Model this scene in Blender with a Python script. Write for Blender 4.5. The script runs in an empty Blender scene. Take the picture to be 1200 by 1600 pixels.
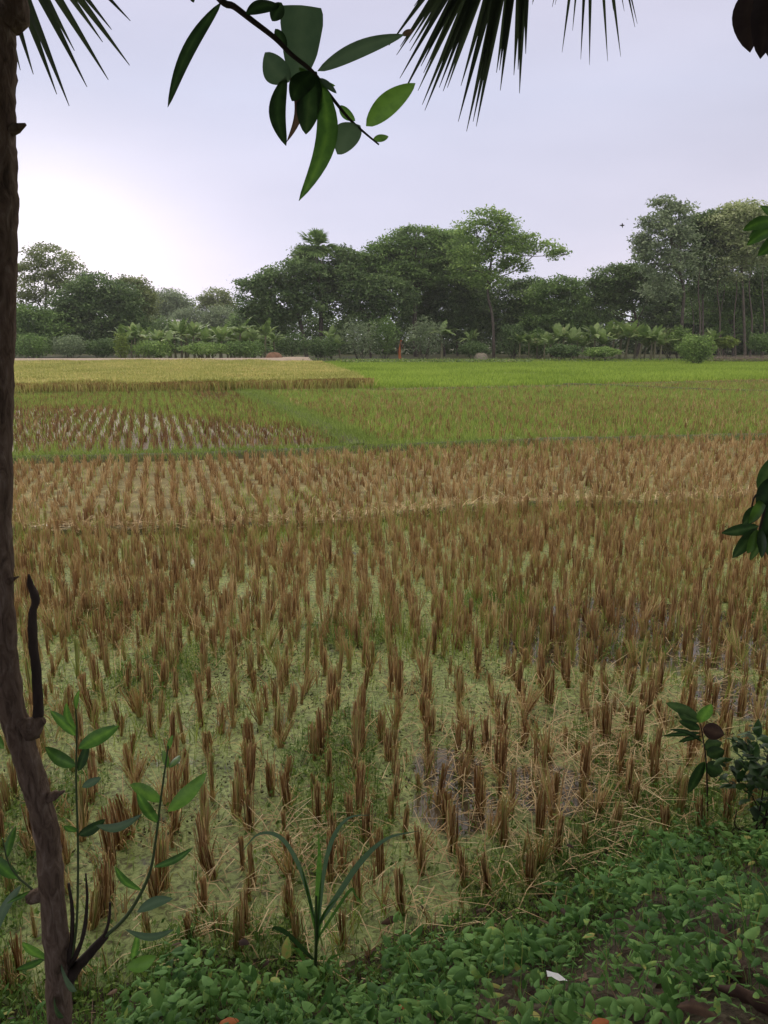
import bpy, math, random
import numpy as np
from mathutils import Vector

RNG = np.random.default_rng(7)
random.seed(7)
R = math.radians
SC = bpy.context.scene
COL = SC.collection

# ------------------------------------------------------------------ camera
CAM_Z = 2.2
PITCH = math.atan(270 / 1200)
cam_d = bpy.data.cameras.new('camera')
cam = bpy.data.objects.new('camera', cam_d)
COL.objects.link(cam)
cam.location = (0, 0, CAM_Z)
cam.rotation_euler = (R(90) - PITCH, 0, 0)
cam_d.lens = 27
cam_d.sensor_width = 36
cam_d.clip_start = 0.05
cam_d.clip_end = 3000
SC.camera = cam

# ------------------------------------------------------------------ world: overcast dusk sky
W = bpy.data.worlds.new('World')
SC.world = W
W.use_nodes = True
wt = W.node_tree
wt.nodes.clear()
GLOW_AZ = R(-27)          # brightest part of the sky: low, to the left of the view
SUN_EL = R(16)
def wn(t, **k):
    n = wt.nodes.new(t)
    for a, b in k.items():
        setattr(n, a, b)
    return n
def wl(a, b):
    wt.links.new(a, b)
wout = wn('ShaderNodeOutputWorld')
sky = wn('ShaderNodeTexSky')
sky.sky_type = 'NISHITA'
sky.sun_disc = False
sky.sun_elevation = SUN_EL
sky.sun_rotation = GLOW_AZ
sky.dust_density = 0.0; sky.air_density = 0.4
bg1 = wn('ShaderNodeBackground'); bg1.inputs[1].default_value = 0.05
wl(sky.outputs[0], bg1.inputs[0])
tc = wn('ShaderNodeTexCoord')
nrm = wn('ShaderNodeVectorMath', operation='NORMALIZE'); wl(tc.outputs['Generated'], nrm.inputs[0])
sep = wn('ShaderNodeSeparateXYZ'); wl(nrm.outputs[0], sep.inputs[0])
ramp = wn('ShaderNodeValToRGB')
wl(sep.outputs['Z'], ramp.inputs[0])
el = ramp.color_ramp.elements
el[0].position = 0.0; el[0].color = (0.66, 0.56, 0.66, 1)
el[1].position = 1.0; el[1].color = (2.15, 1.88, 1.50, 1)
for p, c in ((0.06, (0.80, 0.63, 0.63)), (0.13, (0.76, 0.66, 0.69)), (0.27, (0.73, 0.70, 0.80)), (0.37, (0.75, 0.70, 0.80)), (0.5, (1.05, 0.98, 0.94))):
    e = el.new(p); e.color = (*c, 1)
# soft layered cloud variation
mp = wn('ShaderNodeMapping'); mp.inputs['Scale'].default_value = (1.0, 1.0, 3.2)
wl(nrm.outputs[0], mp.inputs[0])
nz = wn('ShaderNodeTexNoise'); nz.inputs['Scale'].default_value = 2.1; nz.inputs['Detail'].default_value = 5; nz.inputs['Roughness'].default_value = .45
wl(mp.outputs[0], nz.inputs[0])
mr = wn('ShaderNodeMapRange'); mr.inputs[1].default_value = .3; mr.inputs[2].default_value = .7; mr.inputs[3].default_value = .89; mr.inputs[4].default_value = 1.09
wl(nz.outputs[0], mr.inputs[0])
sc1 = wn('ShaderNodeVectorMath', operation='SCALE'); wl(ramp.outputs[0], sc1.inputs[0]); wl(mr.outputs[0], sc1.inputs['Scale'])
# bright break in the cloud low on the left
def lobe(az, elv, power, col, flat=1.0):
    d = Vector((math.sin(az) * math.cos(elv), math.cos(az) * math.cos(elv), math.sin(elv)))
    dt = wn('ShaderNodeVectorMath', operation='DOT_PRODUCT'); wl(nrm.outputs[0], dt.inputs[0]); dt.inputs[1].default_value = d
    mx = wn('ShaderNodeMath', operation='MAXIMUM'); wl(dt.outputs['Value'], mx.inputs[0]); mx.inputs[1].default_value = 0.0
    pw = wn('ShaderNodeMath', operation='POWER'); wl(mx.outputs[0], pw.inputs[0]); pw.inputs[1].default_value = power
    s = wn('ShaderNodeVectorMath', operation='SCALE'); s.inputs[0].default_value = col; wl(pw.outputs[0], s.inputs['Scale'])
    return s.outputs[0]
acc = sc1.outputs[0]
for a in (lobe(R(-23), R(5), 110, (0.50, 0.42, 0.33)), lobe(R(-15), R(1), 90, (0.16, 0.10, 0.07)), lobe(R(-30), R(3), 14, (0.03, 0.02, 0.01))):
    ad = wn('ShaderNodeVectorMath', operation='ADD'); wl(acc, ad.inputs[0]); wl(a, ad.inputs[1]); acc = ad.outputs[0]
bg2 = wn('ShaderNodeBackground'); bg2.inputs[1].default_value = 0.835
wl(acc, bg2.inputs[0])
adds = wn('ShaderNodeAddShader'); wl(bg1.outputs[0], adds.inputs[0]); wl(bg2.outputs[0], adds.inputs[1])
wl(adds.outputs[0], wout.inputs[0])

sd = bpy.data.lights.new('sun', 'SUN'); sd.energy = 1.3; sd.angle = R(35); sd.color = (1.0, 0.93, 0.84)
so = bpy.data.objects.new('sun', sd); COL.objects.link(so)
_d = Vector((math.sin(GLOW_AZ) * math.cos(SUN_EL), math.cos(GLOW_AZ) * math.cos(SUN_EL), math.sin(SUN_EL)))
so.rotation_euler = _d.to_track_quat('Z', 'Y').to_euler()
so.location = (0, 0, 30)

SC.view_settings.view_transform = 'Standard'
SC.view_settings.look = 'None'
SC.view_settings.exposure = 0.0
SC.view_settings.gamma = 1.0
SC.cycles.max_bounces = 6
SC.cycles.diffuse_bounces = 3
SC.cycles.glossy_bounces = 2
SC.cycles.transmission_bounces = 3
SC.cycles.transparent_max_bounces = 4
SC.cycles.volume_bounces = 0

# ------------------------------------------------------------------ helpers
CP, SP = math.cos(PITCH), math.sin(PITCH)
def ray(px, py):
    x = (px - 600) / 1200; u = (800 - py) / 1200
    return (x, CP + u * SP, -SP + u * CP)
def P(px, py, Y):                       # point of the sight line at world distance Y
    d = ray(px, py); k = Y / d[1]
    return (d[0] * k, Y, CAM_Z + d[2] * k)
def G(px, py, z=0.0):                   # point of the sight line on level z
    d = ray(px, py); k = (z - CAM_Z) / d[2]
    return (d[0] * k, d[1] * k, z)
def proj(v):                            # world (N,3) -> px, py
    v = np.asarray(v, float)
    x, y, z = v[:, 0], v[:, 1], v[:, 2] - CAM_Z
    dep = y * CP - z * SP
    up = y * SP + z * CP
    dep = np.where(dep < .01, .01, dep)
    return 600 + 1200 * x / dep, 800 - 1200 * up / dep

def tag(o, label=None, cat=None, group=None, kind=None):
    if label: o['label'] = label
    if cat: o['category'] = cat
    if group: o['group'] = group
    if kind: o['kind'] = kind
    return o
def empty(name, loc, label, cat, group=None):
    o = bpy.data.objects.new(name, None); COL.objects.link(o); o.location = loc
    o.empty_display_size = .2
    return tag(o, label, cat, group)
def make_mesh(name, V, F, mat=None, rnd=None, smooth=False):
    """V (N,3) array, F (M,4) or (M,3) int array -> mesh data"""
    V = np.ascontiguousarray(V, dtype=np.float32); F = np.ascontiguousarray(F, dtype=np.int32)
    me = bpy.data.meshes.new(name)
    n = F.shape[1]
    me.vertices.add(len(V)); me.vertices.foreach_set('co', V.ravel())
    me.loops.add(F.size); me.loops.foreach_set('vertex_index', F.ravel())
    me.polygons.add(len(F))
    me.polygons.foreach_set('loop_start', np.arange(0, F.size, n, dtype=np.int32))
    me.polygons.foreach_set('loop_total', np.full(len(F), n, dtype=np.int32))
    if smooth: me.polygons.foreach_set('use_smooth', np.ones(len(F), dtype=bool))
    me.update(calc_edges=True)
    if rnd is not None:
        at = me.attributes.new('rnd', 'FLOAT', 'POINT'); at.data.foreach_set('value', np.ascontiguousarray(rnd, dtype=np.float32))
    if mat: me.materials.append(mat)
    return me
def obj(name, me, parent=None, loc=None):
    o = bpy.data.objects.new(name, me); COL.objects.link(o)
    if parent is not None:
        o.parent = parent
        # geometry is given in world space: undo the parent's offset
        o.location = (0, 0, 0) if loc is None else loc
    elif loc is not None: o.location = loc
    return o
class MB:
    """collects vertex/quad batches"""
    def __init__(s): s.V = []; s.F = []; s.A = []; s.n = 0
    def add(s, V, F, a=0.5):
        V = np.asarray(V, float).reshape(-1, 3)
        s.V.append(V); s.F.append(np.asarray(F, int) + s.n)
        s.A.append(np.broadcast_to(np.asarray(a, float), (len(V),))); s.n += len(V)
    def build(s, name, mat, parent=None, origin=(0, 0, 0), smooth=False, offset=None):
        V = np.concatenate(s.V) - np.asarray(origin)
        me = make_mesh(name, V, np.concatenate(s.F), mat, np.concatenate(s.A), smooth)
        o = obj(name, me, parent)
        if parent is None: o.location = origin
        else: o.location = Vector(origin) - Vector(parent_world(parent))
        return o
def parent_world(p):
    v = Vector((0, 0, 0))
    while p is not None:
        v += p.location; p = p.parent
    return v

def tube(mb, pts, rad, n=8, a=0.5, bump=0.0, cap=True):
    pts = np.asarray(pts, float); m = len(pts)
    rad = np.broadcast_to(np.asarray(rad, float), (m,))
    t = np.gradient(pts, axis=0); t /= np.linalg.norm(t, axis=1)[:, None] + 1e-9
    ref = np.array([0.31, 0.95, 0.05])
    u = np.cross(t, ref); u /= np.linalg.norm(u, axis=1)[:, None] + 1e-9
    w = np.cross(t, u)
    ang = np.arange(n) * 2 * math.pi / n
    rr = rad[:, None] * (1 + bump * RNG.standard_normal((m, n)))
    V = pts[:, None, :] + rr[..., None] * (np.cos(ang)[None, :, None] * u[:, None, :] + np.sin(ang)[None, :, None] * w[:, None, :])
    V = V.reshape(-1, 3)
    i = np.arange(m - 1)[:, None] * n; j = np.arange(n)[None, :]
    F = np.stack([i + j, i + (j + 1) % n, i + n + (j + 1) % n, i + n + j], -1).reshape(-1, 4)
    mb.add(V, F, a)
    if cap:
        for k, c in ((0, pts[0]), (m - 1, pts[-1])):
            Vc = np.concatenate([V[k * n:(k + 1) * n], c[None]])
            Fc = [[q, (q + 1) % n, n, n] for q in range(n)]
            Fc = [[q, (q + 1) % n, (q + 2) % n, n] for q in range(0, n, 2)]
            mb.add(Vc, Fc, a)
def smooth_path(pts, k=6):
    """Catmull-Rom"""
    p = np.asarray(pts, float); p = np.vstack([2 * p[0] - p[1], p, 2 * p[-1] - p[-2]])
    out = []
    for i in range(1, len(p) - 2):
        for s in range(k):
            t = s / k
            out.append(.5 * ((2 * p[i]) + (-p[i - 1] + p[i + 1]) * t + (2 * p[i - 1] - 5 * p[i] + 4 * p[i + 1] - p[i + 2]) * t * t + (-p[i - 1] + 3 * p[i] - 3 * p[i + 1] + p[i + 2]) * t ** 3))
    out.append(p[-2]); return np.array(out)

def blades(mb, base, h, lean, width, az, k=2, tip=0.15, droop=0.0, a=None, face=None):
    """vectorised ribbons. base (N,3), h (N), lean (N) horizontal offset of the tip, az (N) lean direction"""
    N = len(base); base = np.asarray(base, float)
    h = np.broadcast_to(h, (N,)); lean = np.broadcast_to(lean, (N,)); width = np.broadcast_to(width, (N,)); az = np.broadcast_to(az, (N,))
    t = np.linspace(0, 1, k + 1)
    dx = np.cos(az); dy = np.sin(az)
    fa = RNG.uniform(0, math.pi, N) if face is None else face
    px, py_ = np.cos(fa), np.sin(fa)
    L = lean[:, None] * t[None, :] ** 1.6
    Z = h[:, None] * (t[None, :] - droop * t[None, :] ** 3)
    wv = width[:, None] * (1 - (1 - tip) * t[None, :] ** 1.5) * .5
    cx = base[:, 0:1] + dx[:, None] * L; cy = base[:, 1:2] + dy[:, None] * L; cz = base[:, 2:3] + Z
    A = np.stack([cx - px[:, None] * wv, cy - py_[:, None] * wv, cz], -1)
    B = np.stack([cx + px[:, None] * wv, cy + py_[:, None] * wv, cz], -1)
    V = np.stack([A, B], 2).reshape(-1, 3)                 # N,(k+1),2
    i = np.arange(N)[:, None] * (2 * (k + 1)) + np.arange(k)[None, :] * 2
    F = np.stack([i, i + 1, i + 3, i + 2], -1).reshape(-1, 4)
    if a is None: a = RNG.uniform(0, 1, N)
    mb.add(V, F, np.repeat(a, 2 * (k + 1)))

def leafcards(mb, c, L, Wd, a=None, up=0.6, dirs=None):
    """pointed leaf shaped quads, folded a little along random directions"""
    N = len(c)
    n = RNG.standard_normal((N, 3)); n[:, 2] = np.abs(n[:, 2]) + up; n /= np.linalg.norm(n, axis=1)[:, None]
    d = RNG.standard_normal((N, 3)) if dirs is None else dirs
    d = d - (d * n).sum(1)[:, None] * n; d /= np.linalg.norm(d, axis=1)[:, None] + 1e-9
    s = np.cross(n, d)
    L = np.broadcast_to(L, (N,))[:, None]; Wd = np.broadcast_to(Wd, (N,))[:, None]
    V = np.stack([c - d * L * .5, c + s * Wd * .5 - d * L * .08, c + d * L * .5, c - s * Wd * .5 - d * L * .08], 1).reshape(-1, 3)
    F = np.arange(4 * N).reshape(-1, 4)
    if a is None: a = RNG.uniform(0, 1, N)
    mb.add(V, F, np.repeat(a, 4))

def leaf(mb, p0, p1, w, nrm=(0, -1, 0.3), bend=0.0, side=0.0, a=0.5, k=9, fold=0.25, prof=None, wav=0.0):
    """one real leaf: midrib from p0 to p1, width w, outward bend and sideways curve"""
    p0 = np.asarray(p0, float); p1 = np.asarray(p1, float); d = p1 - p0; L = np.linalg.norm(d); d /= L + 1e-9
    n = np.asarray(nrm, float); n = n - n.dot(d) * d; n /= np.linalg.norm(n) + 1e-9; s = np.cross(d, n)
    t = np.linspace(0, 1, k)
    if prof is None: prof = np.sin(math.pi * np.clip(t, 0, 1) ** .9) ** .7
    else: prof = prof(t)
    prof = np.maximum(prof, .02)
    bow = np.sin(math.pi * t)
    c = p0 + d * (t * L)[:, None] + n * (bend * L * bow)[:, None] + s * (side * L * bow)[:, None]
    hw = (w * .5 * prof)[:, None]
    wv = (wav * w * np.sin(t * 17))[:, None] * n
    V = np.stack([c - s * hw - n * hw * fold + wv, c - s * hw * .5 - n * hw * fold * .35, c, c + s * hw * .5 - n * hw * fold * .35, c + s * hw - n * hw * fold - wv], 1).reshape(-1, 3)
    F = []
    for i in range(k - 1):
        for j in range(4):
            q = i * 5 + j; F.append([q, q + 1, q + 6, q + 5])
    av = np.tile(np.array([-.12, .02, .36, -.04, -.10]), k) + a; av += .05 * np.sin(np.repeat(t, 5) * 60) * np.tile([1, 1, 0, 1, 1], k)
    mb.add(V, F, np.clip(av, 0, 1))

# ------------------------------------------------------------------ materials
def mat_new(name):
    m = bpy.data.materials.new(name); m.use_nodes = True
    nt = m.node_tree; nt.nodes.clear()
    out = nt.nodes.new('ShaderNodeOutputMaterial')
    return m, nt, out
def ramp_node(nt, stops):
    r = nt.nodes.new('ShaderNodeValToRGB'); e = r.color_ramp.elements
    e[0].position = stops[0][0]; e[0].color = (*stops[0][1], 1)
    e[1].position = stops[-1][0]; e[1].color = (*stops[-1][1], 1)
    for p, c in stops[1:-1]:
        x = e.new(p); x.color = (*c, 1)
    return r
def noise(nt, scale, detail=3, rough=.55, coord='Object', stretch=None, dist=0.0):
    t = nt.nodes.new('ShaderNodeTexCoord'); n = nt.nodes.new('ShaderNodeTexNoise')
    n.inputs['Scale'].default_value = scale; n.inputs['Detail'].default_value = detail; n.inputs['Roughness'].default_value = rough
    n.inputs['Distortion'].default_value = dist
    src = t.outputs[coord]
    if stretch:
        m = nt.nodes.new('ShaderNodeMapping'); m.inputs['Scale'].default_value = stretch
        nt.links.new(src, m.inputs[0]); src = m.outputs[0]
    nt.links.new(src, n.inputs['Vector'])
    return n
def foliage(name, stops, transl=0.25, rough=.55, nscale=0.35, namp=.45, spec=.3, fine=0):
    """leaf material: colour from the per-leaf attribute plus a slow noise through the crown"""
    m, nt, out = mat_new(name)
    at = nt.nodes.new('ShaderNodeAttribute'); at.attribute_name = 'rnd'
    nz = noise(nt, nscale, 2)
    m1 = nt.nodes.new('ShaderNodeMath'); m1.operation = 'MULTIPLY_ADD'
    nt.links.new(nz.outputs[0], m1.inputs[0]); m1.inputs[1].default_value = namp * 2; m1.inputs[2].default_value = -namp
    m2 = nt.nodes.new('ShaderNodeMath'); m2.operation = 'ADD'
    nt.links.new(at.outputs['Fac'], m2.inputs[0]); nt.links.new(m1.outputs[0], m2.inputs[1])
    src = m2.outputs[0]
    if fine:
        nf = noise(nt, fine, 4, .6)
        m3 = nt.nodes.new('ShaderNodeMath'); m3.operation = 'MULTIPLY_ADD'
        nt.links.new(nf.outputs[0], m3.inputs[0]); m3.inputs[1].default_value = .9; m3.inputs[2].default_value = -.45
        m4 = nt.nodes.new('ShaderNodeMath'); m4.operation = 'ADD'
        nt.links.new(src, m4.inputs[0]); nt.links.new(m3.outputs[0], m4.inputs[1]); src = m4.outputs[0]
    r = ramp_node(nt, stops); nt.links.new(src, r.inputs[0])
    b = nt.nodes.new('ShaderNodeBsdfPrincipled')
    b.inputs['Roughness'].default_value = rough; b.inputs['Specular IOR Level'].default_value = spec
    nt.links.new(r.outputs[0], b.inputs['Base Color'])
    if transl > 0:
        tr = nt.nodes.new('ShaderNodeBsdfTranslucent'); nt.links.new(r.outputs[0], tr.inputs[0])
        mx = nt.nodes.new('ShaderNodeMixShader'); mx.inputs[0].default_value = transl
        nt.links.new(b.outputs[0], mx.inputs[1]); nt.links.new(tr.outputs[0], mx.inputs[2]); nt.links.new(mx.outputs[0], out.inputs[0])
    else: nt.links.new(b.outputs[0], out.inputs[0])
    return m
def rough_mat(name, stops, scale=8, detail=5, rough=.85, bump=.4, bdist=.02, stretch=None, spec=.25, dist=0.0, coord='Object'):
    m, nt, out = mat_new(name)
    nz = noise(nt, scale, detail, .6, coord, stretch, dist)
    r = ramp_node(nt, stops); nt.links.new(nz.outputs[0], r.inputs[0])
    b = nt.nodes.new('ShaderNodeBsdfPrincipled'); b.inputs['Roughness'].default_value = rough; b.inputs['Specular IOR Level'].default_value = spec
    nt.links.new(r.outputs[0], b.inputs['Base Color'])
    bp = nt.nodes.new('ShaderNodeBump'); bp.inputs['Strength'].default_value = bump; bp.inputs['Distance'].default_value = bdist
    nt.links.new(nz.outputs[0], bp.inputs['Height']); nt.links.new(bp.outputs[0], b.inputs['Normal'])
    nt.links.new(b.outputs[0], out.inputs[0])
    return m

M = {}
M['ground'] = rough_mat('ground_soil', [(.3, (.055, .06, .03)), (.5, (.08, .085, .04)), (.7, (.06, .09, .03))], 1.2, 6, .95, .3, .05)
M['bank'] = rough_mat('bank_soil', [(.3, (.03, .025, .016)), (.5, (.07, .055, .035)), (.7, (.12, .10, .065))], 30, 9, .95, 1.0, .03)
M['road'] = rough_mat('road_dust', [(.3, (.36, .29, .24)), (.7, (.46, .38, .32))], 2, 4, .95, .2, .02)
M['bark'] = rough_mat('bark', [(.3, (.06, .042, .030)), (.45, (.14, .098, .07)), (.55, (.18, .13, .095)), (.72, (.28, .22, .17))], 55, 10, .92, 1.0, .012, (1, 1, .28), .15, 1.2)
M['dark_bark'] = rough_mat('dark_bark', [(.3, (.025, .018, .014)), (.7, (.065, .048, .038))], 30, 6, .9, .6, .006, (1, 1, .3))
M['far_bark'] = rough_mat('far_bark', [(.3, (.06, .052, .042)), (.7, (.14, .12, .10))], 3, 4, .95, .2, .02)
M['pale_bark'] = rough_mat('pale_bark', [(.3, (.09, .075, .06)), (.7, (.17, .145, .12))], 3, 4, .95, .2, .02)
M['stem_green'] = foliage('stem_green', [(0, (.05, .08, .03)), (1, (.09, .12, .05))], 0, .5)
M['stem_pale'] = foliage('banana_stem', [(0, (.11, .11, .06)), (1, (.2, .19, .11))], 0, .6)
M['sheen_leaf'] = foliage('acacia_leaf', [(0, (.035, .085, .022)), (.5, (.07, .17, .03)), (1, (.16, .33, .05))], .42, .38, 9, .2, .5, 60)
M['grey_leaf'] = foliage('acacia_leaf_underside', [(0, (.065, .125, .065)), (1, (.13, .21, .11))], .3, .5, 9, .3, .5, 60)
M['dark_leaf'] = foliage('dark_leaf', [(0, (.018, .04, .014)), (.5, (.04, .09, .025)), (1, (.10, .18, .05))], .25, .5, 6, .3, .25, 50)
M['brown_leaf'] = foliage('dry_leaf', [(0, (.035, .02, .016)), (.5, (.085, .05, .036)), (1, (.17, .11, .07))], .2, .7, 9, .4, .2, 40)
M['dead_leaf'] = foliage('dead_leaf', [(0, (.035, .024, .024)), (1, (.11, .08, .07))], .08, .75, 9, .5, .2, 40)
M['orange_leaf'] = foliage('fallen_leaf', [(0, (.28, .08, .03)), (1, (.5, .17, .06))], .1, .7, 20, .3, .2, 60)
M['palm'] = foliage('palm_frond', [(0, (.022, .032, .018)), (1, (.06, .085, .04))], .3, .5, 5, .3, .4)
M['weed'] = foliage('bank_weed', [(0, (.045, .12, .03)), (.5, (.115, .25, .06)), (.85, (.18, .33, .09)), (.96, (.28, .40, .09)), (1, (.36, .34, .10))], .3, .7, 4, .35, .2, 30)
M['small_weed'] = foliage('small_weed', [(0, (.07, .14, .03)), (.5, (.13, .24, .045)), (1, (.22, .32, .06))], .25, .6, 2, .35, .3)
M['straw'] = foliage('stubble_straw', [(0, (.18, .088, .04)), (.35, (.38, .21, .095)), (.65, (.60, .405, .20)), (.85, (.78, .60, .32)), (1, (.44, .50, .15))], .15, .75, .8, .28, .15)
M['straw_far'] = foliage('stubble_straw_far', [(0, (.18, .10, .045)), (.35, (.36, .225, .10)), (.7, (.56, .405, .205)), (1, (.74, .60, .34))], .15, .8, .25, .3, .12)
M['litter'] = foliage('loose_straw', [(0, (.3, .19, .10)), (.5, (.50, .37, .20)), (1, (.66, .54, .33))], .1, .7, 1.5, .25, .2)
M['debris'] = foliage('water_debris', [(0, (.05, .06, .025)), (1, (.14, .13, .06))], .1, .7, 3, .3, .2)
M['regrowth'] = foliage('regrowth_blade', [(0, (.16, .23, .05)), (.5, (.28, .39, .075)), (1, (.42, .52, .12))], .3, .6, .5, .35, .3)
M['green_rice'] = foliage('green_rice', [(0, (.19, .29, .04)), (.5, (.30, .44, .06)), (1, (.46, .60, .11))], .3, .6, .16, .6, .25)
M['ripe_rice'] = foliage('ripe_rice', [(0, (.27, .30, .07)), (.45, (.42, .44, .12)), (.8, (.56, .55, .18)), (1, (.70, .60, .24))], .25, .7, .22, .6, .2)
M['rice_stem'] = foliage('rice_stem', [(0, (.22, .15, .05)), (1, (.42, .31, .12))], .15, .8, .6, .3, .1)
M['grass'] = foliage('bund_grass', [(0, (.14, .20, .04)), (.5, (.23, .33, .065)), (1, (.34, .43, .11))], .25, .6, .5, .3, .25)
M['banana'] = foliage('banana_leaf', [(0, (.09, .155, .045)), (.5, (.17, .27, .075)), (.9, (.27, .38, .13)), (1, (.38, .36, .18))], .35, .45, .4, .3, .4)
M['white'] = rough_mat('white_scrap', [(.3, (.7, .72, .75)), (.7, (.85, .86, .88))], 30, 3, .5, .3, .002)
M['wall'] = rough_mat('pale_wall', [(.3, (.5, .49, .47)), (.7, (.62, .6, .57))], 2, 4, .9, .1, .01)
M['tin'] = rough_mat('tin_roof', [(.3, (.22, .22, .23)), (.7, (.32, .32, .33))], 2, 4, .5, .2, .02, (8, 1, 1))
M['hay'] = foliage('hay', [(0, (.2, .18, .14)), (1, (.4, .37, .3))], 0, .9, 1, .3, .1)
M['brick'] = rough_mat('red_earth', [(.3, (.15, .085, .055)), (.7, (.25, .15, .10))], 3, 5, .95, .5, .08)
M['bird'] = rough_mat('dark_feather', [(.3, (.02, .02, .02)), (.7, (.05, .045, .04))], 20, 2)
def tree_mat(name, a, b, c):
    a, b, c = ((1.5 * q[0], 1.65 * q[1], 1.5 * q[2]) for q in (a, b, c))
    return foliage(name, [(0, a), (.5, b), (1, c)], .34, .6, .22, .45, .25)
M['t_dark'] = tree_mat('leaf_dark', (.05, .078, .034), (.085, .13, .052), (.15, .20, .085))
M['t_mid'] = tree_mat('leaf_mid', (.065, .105, .038), (.115, .175, .06), (.19, .26, .09))
M['t_light'] = tree_mat('leaf_light', (.09, .14, .045), (.16, .225, .07), (.25, .32, .11))
M['t_pale'] = tree_mat('leaf_pale', (.13, .155, .075), (.23, .255, .13), (.40, .40, .25))
M['t_grey'] = tree_mat('leaf_grey', (.10, .125, .08), (.165, .20, .125), (.26, .29, .19))
M['t_olive'] = tree_mat('leaf_olive', (.085, .10, .045), (.14, .165, .07), (.22, .24, .11))
M['t_canopy'] = foliage('leaf_canopy', [(0, (.03, .05, .02)), (1, (.07, .11, .04))], .1, .6, .3, .3)

# water with a skin of algae: one real surface, wet where the skin is open
def algae_mat(name, spots, g1, g2, mud, thresh=.33, wrough=.05):
    m, nt, out = mat_new(name)
    big = noise(nt, .55, 4, .55); mid = noise(nt, 4.5, 5, .62); fine = noise(nt, 34, 5, .68, dist=.7)
    tcn = nt.nodes.new('ShaderNodeTexCoord')
    def mth(op, a, b=None, c=None):
        n = nt.nodes.new('ShaderNodeMath'); n.operation = op
        for i, v in enumerate((a, b, c)):
            if v is None: continue
            if isinstance(v, (int, float)): n.inputs[i].default_value = v
            else: nt.links.new(v, n.inputs[i])
        return n.outputs[0]
    # open water mask
    s = mth('MULTIPLY', big.outputs[0], .55)
    s = mth('MULTIPLY_ADD', mid.outputs[0], .45, s)
    for (x, y, r) in spots:
        dn = nt.nodes.new('ShaderNodeVectorMath'); dn.operation = 'DISTANCE'
        nt.links.new(tcn.outputs['Object'], dn.inputs[0]); dn.inputs[1].default_value = (x, y, 0)
        g = mth('DIVIDE', dn.outputs['Value'], r); g = mth('SUBTRACT', 1.0, g); g = mth('MAXIMUM', g, 0.0); g = mth('POWER', g, .6); g = mth('MULTIPLY', g, mth('MULTIPLY', mid.outputs[0], 1.9))
        s = mth('MULTIPLY_ADD', g, -.42, s)
    # algae coverage 0 = open
    mr_ = nt.nodes.new('ShaderNodeMapRange'); nt.links.new(s, mr_.inputs[0])
    mr_.inputs[1].default_value = thresh; mr_.inputs[2].default_value = thresh + .10; mr_.interpolation_type = 'SMOOTHSTEP'
    cover = mr_.outputs[0]
    cr = ramp_node(nt, [(.30, mud), (.43, tuple(.55 * a + .45 * b for a, b in zip(mud, g1))), (.50, g1), (.70, g2)])
    nt.links.new(fine.outputs[0], cr.inputs[0])
    cr2 = ramp_node(nt, [(.35, (.78, .80, .70)), (.65, (1.12, 1.05, 1.0))]); nt.links.new(mid.outputs[0], cr2.inputs[0])
    mul = nt.nodes.new('ShaderNodeMix'); mul.data_type = 'RGBA'; mul.blend_type = 'MULTIPLY'; mul.inputs[0].default_value = 1
    nt.links.new(cr.outputs[0], mul.inputs[6]); nt.links.new(cr2.outputs[0], mul.inputs[7])
    alg = nt.nodes.new('ShaderNodeBsdfPrincipled'); alg.inputs['Roughness'].default_value = .6; alg.inputs['Specular IOR Level'].default_value = .3
    nt.links.new(mul.outputs[2], alg.inputs['Base Color'])
    bp = nt.nodes.new('ShaderNodeBump'); bp.inputs['Strength'].default_value = .7; bp.inputs['Distance'].default_value = .012
    nt.links.new(fine.outputs[0], bp.inputs['Height']); nt.links.new(bp.outputs[0], alg.inputs['Normal'])
    wat = nt.nodes.new('ShaderNodeBsdfPrincipled'); wat.inputs['Roughness'].default_value = wrough; wat.inputs['Specular IOR Level'].default_value = 1.0 if wrough < .3 else .3; wat.inputs['IOR'].default_value = 1.33 if wrough < .3 else 1.15
    cw = ramp_node(nt, [(.35, tuple(.6 * v for v in mud)), (.6, tuple(1.5 * v for v in mud))]); nt.links.new(mid.outputs[0], cw.inputs[0])
    nt.links.new(cw.outputs[0], wat.inputs['Base Color'])
    bw = nt.nodes.new('ShaderNodeBump'); bw.inputs['Strength'].default_value = .15; bw.inputs['Distance'].default_value = .004
    nt.links.new(mid.outputs[0], bw.inputs['Height']); nt.links.new(bw.outputs[0], wat.inputs['Normal'])
    mx = nt.nodes.new('ShaderNodeMixShader'); nt.links.new(cover, mx.inputs[0]); nt.links.new(wat.outputs[0], mx.inputs[1]); nt.links.new(alg.outputs[0], mx.inputs[2])
    nt.links.new(mx.outputs[0], out.inputs[0])
    return m
def spot(px, py, r): g = G(px, py); return (g[0], g[1], r)
M['algae'] = algae_mat('algae_water', [spot(710, 1260, .26), spot(700, 1200, .22), spot(1010, 985, .9), spot(1110, 990, .7), spot(930, 985, .6), spot(160, 800, 1.4), spot(1150, 1090, .35), spot(850, 1010, .4), spot(860, 1230, .25)],
                       (.26, .34, .135), (.42, .52, .23), (.085, .065, .04))
M['wet_mud'] = algae_mat('wet_mud_water', [spot(320, 692, 2.2), spot(180, 692, 1.8), spot(410, 690, 1.2), spot(250, 684, 1.3)],
                         (.17, .15, .08), (.26, .21, .135), (.11, .085, .06), thresh=.31, wrough=.6)
M['field_dry'] = rough_mat('dry_field_soil', [(.3, (.09, .075, .035)), (.5, (.19, .16, .07)), (.72, (.30, .29, .13))], 3, 8, .9, .6, .03)
M['field_green'] = rough_mat('green_field_soil', [(.3, (.13, .12, .05)), (.55, (.18, .20, .065)), (.75, (.22, .27, .08))], 1.5, 7, .9, .5, .03)

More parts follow.
